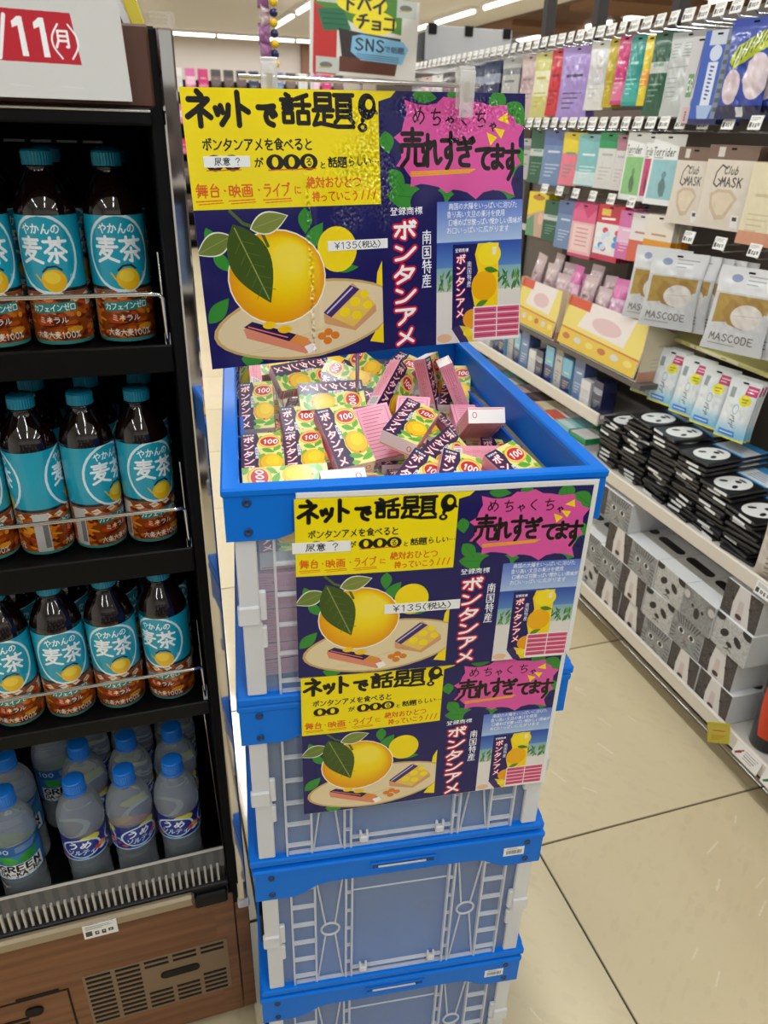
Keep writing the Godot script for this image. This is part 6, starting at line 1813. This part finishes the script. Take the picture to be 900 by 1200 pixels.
func build_hanging_goods() -> void:
	# top row
	var row := [
		["snack_bag", "small grey bag far along the top row behind the poster's clip", -4.0, 0.12, 1.605, 1.44, "bag_grey"], ["snack_bag", "blush bag far along the top row", -3.86, 0.12, 1.605, 1.44, "bag_blush"], ["snack_bag", "white bag far along the top row", -3.72, 0.12, 1.607, 1.44, "bag_white"],
		["snack_bag", "dark bag far along the top row", -3.58, 0.12, 1.61, 1.44, "bag_dark"], ["snack_bag", "grey bag next to the far dark one on the top row", -3.43, 0.13, 1.615, 1.44, "bag_grey"], ["snack_bag", "navy bag on the top row right of the poster clip", -3.26, 0.13, 1.62, 1.43, "bag_navy"],
		["snack_bag", "second navy bag on the top row", -3.12, 0.13, 1.625, 1.43, "bag_navy"], ["snack_bag", "pale grey bag on the top row before the blush one", -2.95, 0.13, 1.625, 1.43, "bag_grey"], ["snack_bag", "blush pink bag on the top row beside the poster edge", -2.805, 0.10, 1.625, 1.43, "bag_blush"],
		["snack_bag", "glittering gold foil bag on the top row", -2.695, 0.106, 1.625, 1.428, "bag_holo"], ["snack_bag", "bright red bag on the top row", -2.597, 0.076, 1.628, 1.432, "bag_red"], ["snack_bag", "large lilac bag on the top row", -2.475, 0.158, 1.628, 1.417, "bag_purple"],
		["snack_bag", "white bag right of the lilac one", -2.342, 0.096, 1.631, 1.447, "bag_white"], ["snack_bag", "ochre yellow bag on the top row", -2.268, 0.046, 1.632, 1.453, "bag_ochre"], ["snack_bag", "magenta bag on the top row", -2.212, 0.060, 1.635, 1.46, "bag_magenta"],
		["snack_bag", "teal bag on the top row", -2.145, 0.066, 1.63, 1.455, "bag_teal"], ["snack_bag", "yellow and orange bag on the top row", -2.09, 0.038, 1.626, 1.455, "bag_yellow"], ["snack_bag", "dark green bag with silver band on the top row", -2.03, 0.076, 1.629, 1.429, "bag_green"], ["snack_bag", "large silver bag with fine print on the top row", -1.924, 0.128, 1.621, 1.426, "silver"]]
	for i in row.size():
		var e: Array = row[i]
		hang_up(e[0], e[1], e[2], e[3], e[4], e[5], e[6], 3, 0.014, 1.42, 8.0)
	hang_up("thin_pack", "thin pale card pack with brown stick print on the top row", -1.832, 0.05, 1.60, 1.41, "thin_card", 2, 0.014, 1.39, 22.0, true)
	hang_up("toothbrush_pack", "blue toothbrush pack on the top row", -1.765, 0.085, 1.607, 1.407, "toothbrush", 3, 0.022, 1.39, 14.0, true)
	hang_up("sponge_pack", "blue and lime pack at the right end of the top row", -1.655, 0.125, 1.622, 1.419, "blue_pack", 3, 0.03, 1.39, 14.0)
	# second row
	for e in [["grey packet", "slim grey packet beside the poster on the second row", -2.775, 0.07, 1.36, 1.224, "bag_grey", 2], ["leaf packet", "dark green and white packet on the second row", -2.675, 0.10, 1.39, 1.217, "bag_green", 2], ["blue packet", "blue packet with portrait on the second row", -2.555, 0.126, 1.391, 1.216, "bag_blue", 2],
			["rose packet", "yellow and pink packet on the second row", -2.44, 0.098, 1.384, 1.224, "bag_rose", 2], ["mint packet", "mint green packet on the second row", -2.33, 0.118, 1.38, 1.229, "bag_mint", 2], ["white packet", "white packet with green head on the second row", -2.222, 0.092, 1.386, 1.229, "bag_leaf", 2],
			["mauve packet", "white packet with mauve head on the second row", -2.148, 0.052, 1.38, 1.229, "bag_mauve", 2], ["sheet packet", "white sheet packet with green picture on the second row", -2.075, 0.088, 1.388, 1.208, "sheet_green", 1], ["sheet packet", "white sheet packet with pink picture on the second row", -2.008, 0.04, 1.384, 1.209, "sheet_pink", 1], ["sheet packet", "white sheet packet with pale blue picture on the second row", -1.93, 0.112, 1.385, 1.207, "sheet_blue", 1],
			["mask packet", "beige face mask packet left of its twin", -1.812, 0.118, 1.356, 1.169, "club_mask", 4], ["mask packet", "beige face mask packet with script initial, the nearer one", -1.675, 0.15, 1.364, 1.172, "club_mask", 4], ["cream packet", "cream packet at the right frame edge", -1.535, 0.11, 1.331, 1.151, "bag_cream", 3]]:
		hang_up(e[0].replace(" ", "_"), e[1], e[2], e[3], e[4], e[5], e[6], e[7], 0.006, 1.42, 10.0)
	# third row
	for e in [["care_box", "yellow carton on the third row beside the poster", -2.62, 0.125, 1.189, 1.039, "yellow_box"], ["care_box", "green carton on the third row", -2.51, 0.095, 1.17, 1.038, "bag_green"], ["care_box", "pale blue carton on the third row", -2.415, 0.095, 1.177, 1.025, "bag_blue"], ["care_box", "pink carton on the third row", -2.30, 0.12, 1.179, 1.012, "pink_box"],
			["care_box", "red and white carton on the third row", -2.15, 0.12, 1.187, 1.024, "red_white"], ["care_box", "lilac carton on the third row", -2.05, 0.08, 1.179, 1.043, "bag_lilac"], ["care_box", "white carton with coral foot on the third row", -1.985, 0.08, 1.178, 1.046, "bag_coral"], ["care_box", "white and orange carton at the end of the third row", -1.90, 0.105, 1.182, 1.049, "bag_orange"]]:
		hang_up(e[0], e[1], e[2], e[3], e[4], e[5], e[6], 3, 0.018, 1.42, 8.0, true)
	# silver sheet-mask sachets
	for e in [["silver mask sachet with gold print, left one of the row", -1.80, 0.125, 1.35, 30.0, 2], ["silver mask sachet with gold print, second of the row", -1.70, 0.145, 1.345, 36.0, 5], ["silver mask sachet with gold print at the right picture edge", -1.445, 0.15, 1.35, 24.0, 3]]:
		for k in e[5]:
			var o := thing("mask_sachet", e[0] + ("" if k == 0 else (", directly behind it" if k == 1 else ", fanned further behind")), "sachet", at(e[3] + k * 0.024, 1.113 - k * 0.002, e[1] + k * 0.020, -90 + e[4] - k * 4.0, -8 + k * 1.0), "silver mask sachets fanned on their hooks")
			part("sachet_front", pouch(e[2], 0.192, 0.010, 3), mats.gold_mask, o)
			part("header_hole", meshes_once("hole"), mats.black_soft, o, at(0, -0.01, 0.0013))
	# collagen-style sachets in a row
	for i in 5:
		for k in 3:
			var z: float = [-1.777, -1.692, -1.594, -1.506, -1.41][i]
			var o := thing("drink_sachet", "white and blue sachet with yellow spot, %s from the left%s" % [["first", "second", "third", "fourth", "fifth"][i], ["", ", behind the front one", ", rearmost on its hook"][k]], "sachet", at(1.38 + k * 0.014, 0.858, z - k * 0.004, -90 + 14.0, -9), "white and blue sachets in a row")
			part("sachet_front", pouch(0.084, 0.150, 0.012, i), mats.sachet, o)
			part("header_hole", meshes_once("hole"), mats.black_soft, o, at(0, -0.008, 0.0013))
	solo("card_tray", slab(Vector3(0, 0, -0.22), Vector3(0.22, 0.012, 0.26), 0.002), mats.bag_holo, "yellow edged card over the row of blue sachets", "card", at(1.40, 0.872, -1.60, 0, 0, 4))

func build_shelf_goods() -> void:
	# panda packs in stacks on the middle shelf
	var top := Rect2(0, 0, 1, 1)
	var edge := Rect2(0.02, 0.02, 0.05, 0.05)
	var st := tool()
	# the print lies on top: its left edge faces the aisle
	var hx := 0.10
	var hy := 0.0049
	var hz := 0.050
	face(st, [Vector3(-hx, hy, -hz), Vector3(hx, hy, -hz), Vector3(hx, hy, hz), Vector3(-hx, hy, hz)], Vector3.UP, [Vector2(0, 0), Vector2(1, 0), Vector2(1, 1), Vector2(0, 1)])
	var lid := st.commit()
	st = tool()
	box(st, Vector3(0, 0, 0), Vector3(hx * 2, hy * 2 - 0.0004, hz * 2), 0.002)
	var body := st.commit()
	var zs := [-1.75, -1.635, -1.515, -1.405, -1.305, -1.20]
	var tops := [0.65, 0.695, 0.693, 0.69, 0.652, 0.626]
	for i in 6:
		var n := int((tops[i] - 0.504) / 0.0124)
		for k in n:
			var o := thing("panda_pack", "black and white panda pack, %s stack from the far end, %s" % [["first", "second", "third", "fourth", "fifth", "sixth"][i], "topmost" if k == n - 1 else ("lowest" if k == 0 else "below the topmost")], "packet", at(1.362 + rng.randf_range(-0.006, 0.006), 0.5102 + k * 0.0124, zs[i] + rng.randf_range(-0.004, 0.004), rng.randf_range(-7, 7), rng.randf_range(-1.2, 1.2), rng.randf_range(0.5, 2.5)), "panda packs stacked on the middle shelf")
			part("pack_body", body, mats.panda_side, o)
			part("printed_face", lid, mats.panda_top, o)
			if rng.randf() < 0.45:
				part("white_edge", cached_slab("pandaedge", Vector3(-0.1012, -0.003, -0.03), Vector3(-0.0995, 0.003, 0.012)), mats.white_card, o, at(0, 0, rng.randf_range(-0.018, 0.036)))
	solo("paper_pouch", pouch(0.12, 0.17, 0.03, 2), mats.bag_kraft, "beige paper pouch standing at the right end of the panda stacks", "pouch", at(1.27, 0.672, -1.06, -60, -4))
	# animal-print tissue boxes on the bottom deck
	var full := Rect2(0, 0, 1, 1)
	for i in 4:
		st = tool()
		face(st, [Vector3(-0.0575, 0.0435, 0.1151), Vector3(0.0575, 0.0435, 0.1151), Vector3(0.0575, -0.0435, 0.1151), Vector3(-0.0575, -0.0435, 0.1151)], Vector3(0, 0, 1), [Vector2(0, 0), Vector2(1, 0), Vector2(1, 1), Vector2(0, 1)])
		meshes["fur%d" % i] = st.commit()
	meshes["tissue"] = slab(Vector3(-0.0578, -0.0438, -0.115), Vector3(0.0578, 0.0438, 0.115), 0.0015)
	meshes["slit"] = cut(oval(0, 0, 0.05, 0.014), 0.0012)
	var rows := [[0.1645, -1.105, 7], [0.2525, -1.122, 7], [0.3405, -1.099, 5], [0.4285, -1.104, 1], [0.4285, -1.60, 3]]
	var names := ["panda face", "striped cat", "badger face", "koala face"]
	var c := 1
	for r in rows.size():
		for i in rows[r][2]:
			c = (c * 5 + i + r) % 7
			var kind: int = [1, 2, 1, 0, 3, 2, 1][c]
			var z: float = rows[r][1] - i * 0.1175
			var o := thing("tissue_box", "box with grey %s print, %s row, %s from the near end" % [names[kind], ["bottom", "second", "third", "top", "far top"][r], ["first", "second", "third", "fourth", "fifth", "sixth", "seventh"][i]], "box", at(1.338 + rng.randf_range(-0.004, 0.004), rows[r][0], z, -90 + rng.randf_range(-2, 2)), "animal print boxes on the bottom deck")
			part("carton", meshes["tissue"], mats.box_white, o)
			part("fur_print", meshes["fur%d" % kind], mats["animal%d" % kind], o)
			part("opening", meshes["slit"], mats.panda_side, o, Transform3D(Basis(Vector3.RIGHT, -PI / 2), Vector3(0, 0.0442, 0.03)))
	# wine bottles at the near end
	for i in 3:
		var o := thing("wine_bottle", "dark bottle with orange label at the right frame edge" if i == 0 else "dark bottle beyond the right frame edge, %s" % ["", "next to the orange label", "last one"][i], "bottle", at(1.275, 0.121, -0.972 + i * 0.1, -62), "dark bottles at the near end of the deck")
		part("bottle_body", turned([Vector2(0, 0.004), Vector2(0.03, 0), Vector2(0.038, 0.004), Vector2(0.039, 0.19), Vector2(0.034, 0.215), Vector2(0.018, 0.238), Vector2(0.0145, 0.25), Vector2(0.0145, 0.30), Vector2(0, 0.30)], 28), mats.wine_glass, o)
		var lab := func(s: float, t: float) -> Vector3:
			var a := (s - 0.5) * 1.7 * (1.0 - 0.5 * pow(t, 2.0))
			return Vector3(sin(a) * 0.0396, 0.17 - t * 0.13, cos(a) * 0.0396)
		part("bottle_label", paper(lab, 14, 8, 0.0003), mats.wine_label, o)
	# display trays with pink pouches, beyond the sachets
	for e in [["left", -2.345, 0.29], ["right", -1.945, 0.43]]:
		var o := thing("display_tray", "%s yellow and white card display tray on the middle shelf" % e[0], "display tray", at(1.30, 0.760, e[1]))
		var q := Rect2(0, 0, 1, 1)
		part("tray_front", picture_box(Vector3(e[2], 0.150, 0.004), [q, Rect2(0.3, 0.1, 0.2, 0.2), Rect2(0.3, 0.1, 0.1, 0.2), Rect2(0.3, 0.1, 0.1, 0.2), Rect2(0.3, 0.1, 0.1, 0.1), Rect2(0, 0.9, 0.1, 0.1)]), mats.tray, o, at(0.006, 0.085, 0, -90, -12))
		part("tray_floor", slab(Vector3(0.0, 0.0, -e[2] / 2), Vector3(0.22, 0.004, e[2] / 2)), mats.white_card, o)
		for sz in [-1.0, 1.0]:
			part("tray_side", cut(v2([0.0, 0.0, 0.22, 0.0, 0.22, 0.08, 0.03, 0.16, 0.01, 0.16]), 0.003), mats.bag_cream, o, at(0, 0.002, sz * e[2] / 2))
	for i in 9:
		var z := -2.46 + i * 0.083
		for k in 2:
			solo("pink_pouch", pouch(0.076, 0.17 - (i % 3) * 0.012, 0.03, i % 4), mats["bag_blush" if (i + k) % 3 else "bag_lilac"] if i % 4 else mats.bag_blush, "soft pink pouch in the display tray, %s from the far end%s" % [["first", "second", "third", "fourth", "fifth", "sixth", "seventh", "eighth", "ninth"][i], "" if k == 0 else ", rear row"], "pouch", at(1.37 + k * 0.07, 1.0 - (i % 3) * 0.02, z, -90 + rng.randf_range(-12, 12), -8, rng.randf_range(-6, 6)), "pink pouches in the display trays")
	# small cartons on the shelf below the trays
	for i in 14:
		var z := -2.72 + i * 0.0615
		var h: float = [0.085, 0.10, 0.13, 0.16, 0.12, 0.15][i % 6]
		var m: String = ["bag_white", "bag_navy", "bag_sky", "bag_grey", "bag_sky", "bag_blue"][i % 6]
		solo("small_carton", picture_box(Vector3(0.052, h, 0.05), [top, top, edge, edge, edge, edge]), mats[m], "%s carton under the display trays, %s from the far end" % [["white", "navy", "sky blue", "grey", "sky blue and navy", "pale blue"][i % 6], ORD[i]], "carton", at(1.335 + rng.randf_range(-0.004, 0.006), 0.604 + h / 2.0, z, -90 + rng.randf_range(-5, 5)), "small cartons under the display trays")
	# low colourful packs on the shelf farther back
	for i in 12:
		for k in 2:
			var m: String = ["bag_coral", "bag_mint", "bag_leaf", "bag_blush", "bag_dark", "bag_cream"][(i * 5 + k * 2) % 6]
			solo("flat_pack", picture_box(Vector3(0.085, 0.02, 0.11), [edge, edge, edge, edge, top, top]), mats[m], "flat pack beyond the panda stacks, %s along the shelf%s" % [ORD[i], "" if k == 0 else ", upper one"], "packet", at(1.305, 0.514 + k * 0.0205, -1.90 - i * 0.092, -90 + rng.randf_range(-6, 6)), "low packs beyond the panda stacks")

# ---------------------------------------------------------------- far things
func build_background() -> void:
	# end board over the gondola
	var b := thing("end_board", "grey board with three black clips standing at the gondola's far end", "board", at(1.53, 1.55, -4.23))
	part("board", slab(Vector3(0.0, 0, 0), Vector3(0.48, 0.305, 0.012), 0.002), mats.grey_board, b)
	part("charcoal_wing", cut(v2([-0.20, 0.0, 0.66, 0.0, 0.66, 0.16, 0.60, 0.24, 0.50, 0.27, 0.0, 0.275, -0.08, 0.25, -0.14, 0.19, -0.20, 0.06]), 0.03), mats.charcoal_board, b, at(0, 0, -0.02))
	for x in [0.035, 0.235, 0.45]:
		part("board_clip", slab(Vector3(x - 0.022, 0.265, -0.004), Vector3(x + 0.022, 0.312, 0.02), 0.003), mats.black, b)
	# chocolate sign on its pole
	var s := thing("chocolate_sign", "red, green and yellow chocolate sign on a pole behind the hanging poster", "sign", at(0.765, 0, -3.5))
	var q := Rect2(0, 0, 1, 1)
	var e := Rect2(0.6, 0.96, 0.02, 0.02)
	part("sign_face", picture_box(Vector3(0.46, 0.285, 0.008), [q, e, e, e, e, e]), mats.chocolate_sign, s, at(0.236, 1.712, 0.002, 0, 0, -2))
	part("pole", bar([Vector3(0.0, 0.02, 0), Vector3(0.015, 1.95, 0)], 0.007, 8), mats.white_metal, s)
	part("foot", slab(Vector3(-0.12, 0, -0.12), Vector3(0.12, 0.02, 0.12), 0.004), mats.white_metal, s)
	# strips of sweets hanging from the ceiling
	var p := thing("purple_strip", "strip of purple wrapped sweets hanging from the ceiling", "hanging strip", at(0.435, 1.50, -2.6))
	part("cord", bar([Vector3(0, 0.2, 0), Vector3(0, CEIL - 1.5, 0)], 0.0015, 6), mats.white_metal, p)
	for i in 7:
		part("sweet", pouch(0.036, 0.055, 0.02, i % 3), mats.strip_purple if i % 3 else mats.bag_blush, p, at(0.004 * (i % 2), 0.055 + i * 0.045, 0, rng.randf_range(-40, 40)))
	var y := thing("yellow_navy_strip", "strip of yellow and navy sweets hanging beside the purple one", "hanging strip", at(0.465, 1.50, -2.6))
	part("cord", bar([Vector3(0, 0.02, 0), Vector3(0, CEIL - 1.5, 0)], 0.0015, 6), mats.white_metal, y)
	for i in 10:
		part("sweet", turned([Vector2(0, 0), Vector2(0.010, 0.004), Vector2(0.013, 0.012), Vector2(0.010, 0.021), Vector2(0, 0.025)], 10), mats.strip_yellow if i % 2 == 0 else mats.strip_navy, y, at(0, 0.03 + i * 0.026, 0))
	# far gondola with small goods
	var g := thing("far_gondola", "distant shop shelf with dark goods at the end of the aisle", "shelf unit", at(0.3, 0, -10.0))
	part("back_panel", slab(Vector3(0, 0, -0.4), Vector3(2.4, 1.84, -0.36)), mats.black, g)
	for k in 6:
		part("shelf", slab(Vector3(0, 0.08 + k * 0.32, -0.36), Vector3(2.4, 0.10 + k * 0.32, 0.0)), mats.black, g)
	part("end_panel", slab(Vector3(-0.03, 0, -0.4), Vector3(0, 1.84, 0.0)), mats.black, g)
	for k in 6:
		for i in 16:
			var w := 0.11
			var h := 0.16 + 0.04 * ((i * 3 + k) % 3)
			var m: String = ["bag_dark", "bag_navy", "bag_dark", "bag_magenta", "bag_dark", "bag_blue", "bag_lilac", "bag_dark", "bag_leaf", "bag_white"][(i * 7 + k * 3) % 10]
			solo("far_packet", cached_far(w, h), mats[m], "small blurred packet on the distant shelf at the end of the aisle", "packet", at(0.38 + i * 0.145, 0.10 + k * 0.32 + h / 2.0, -10.08), "packets on the distant shelf")

func cached_far(w: float, h: float) -> ArrayMesh:
	var key := "far%.2f %.2f" % [w, h]
	if not meshes.has(key):
		var q := Rect2(0, 0, 1, 1)
		var e := Rect2(0.02, 0.4, 0.02, 0.02)
		meshes[key] = picture_box(Vector3(w, h, 0.08), [q, e, e, e, e, e])
	return meshes[key]

# the shelf unit across the aisle, behind the viewer: the steel edge and the bottles mirror it
func build_rear_shelf() -> void:
	var g := thing("rear_gondola", "shop shelf unit across the aisle, seen only as a reflection in the steel edge", "shelf unit", at(-1.6, 0, 1.35))
	part("back_panel", slab(Vector3(0, 0, 0.36), Vector3(4.2, 1.5, 0.40)), mats.gondola_back, g)
	part("kick_plate", slab(Vector3(0, 0, 0.06), Vector3(4.2, 0.1, 0.08)), mats.kick, g)
	for k in 4:
		part("shelf", slab(Vector3(0, 0.1 + k * 0.36, 0.0), Vector3(4.2, 0.12 + k * 0.36, 0.36)), mats.gondola_white, g)
	for k in 4:
		for i in 14:
			var h := 0.20 + 0.04 * ((i * 3 + k) % 3)
			var m: String = ["bag_dark", "bag_navy", "bag_green", "bag_kraft", "bag_grey", "bag_blue", "bag_dark"][(i * 3 + k * 2) % 7]
			solo("rear_carton", cached_rear(h), mats[m], "carton on the shelf unit behind the viewer", "carton", at(-1.45 + i * 0.3, 0.12 + k * 0.36 + h / 2.0, 1.48, 180), "cartons behind the viewer")

func cached_rear(h: float) -> ArrayMesh:
	var key := "rear%.2f" % h
	if not meshes.has(key):
		var q := Rect2(0, 0, 1, 1)
		meshes[key] = picture_box(Vector3(0.24, h, 0.18), [q, q, q, q, Rect2(0, 0, 0.1, 0.1), Rect2(0, 0, 0.1, 0.1)])
	return meshes[key]
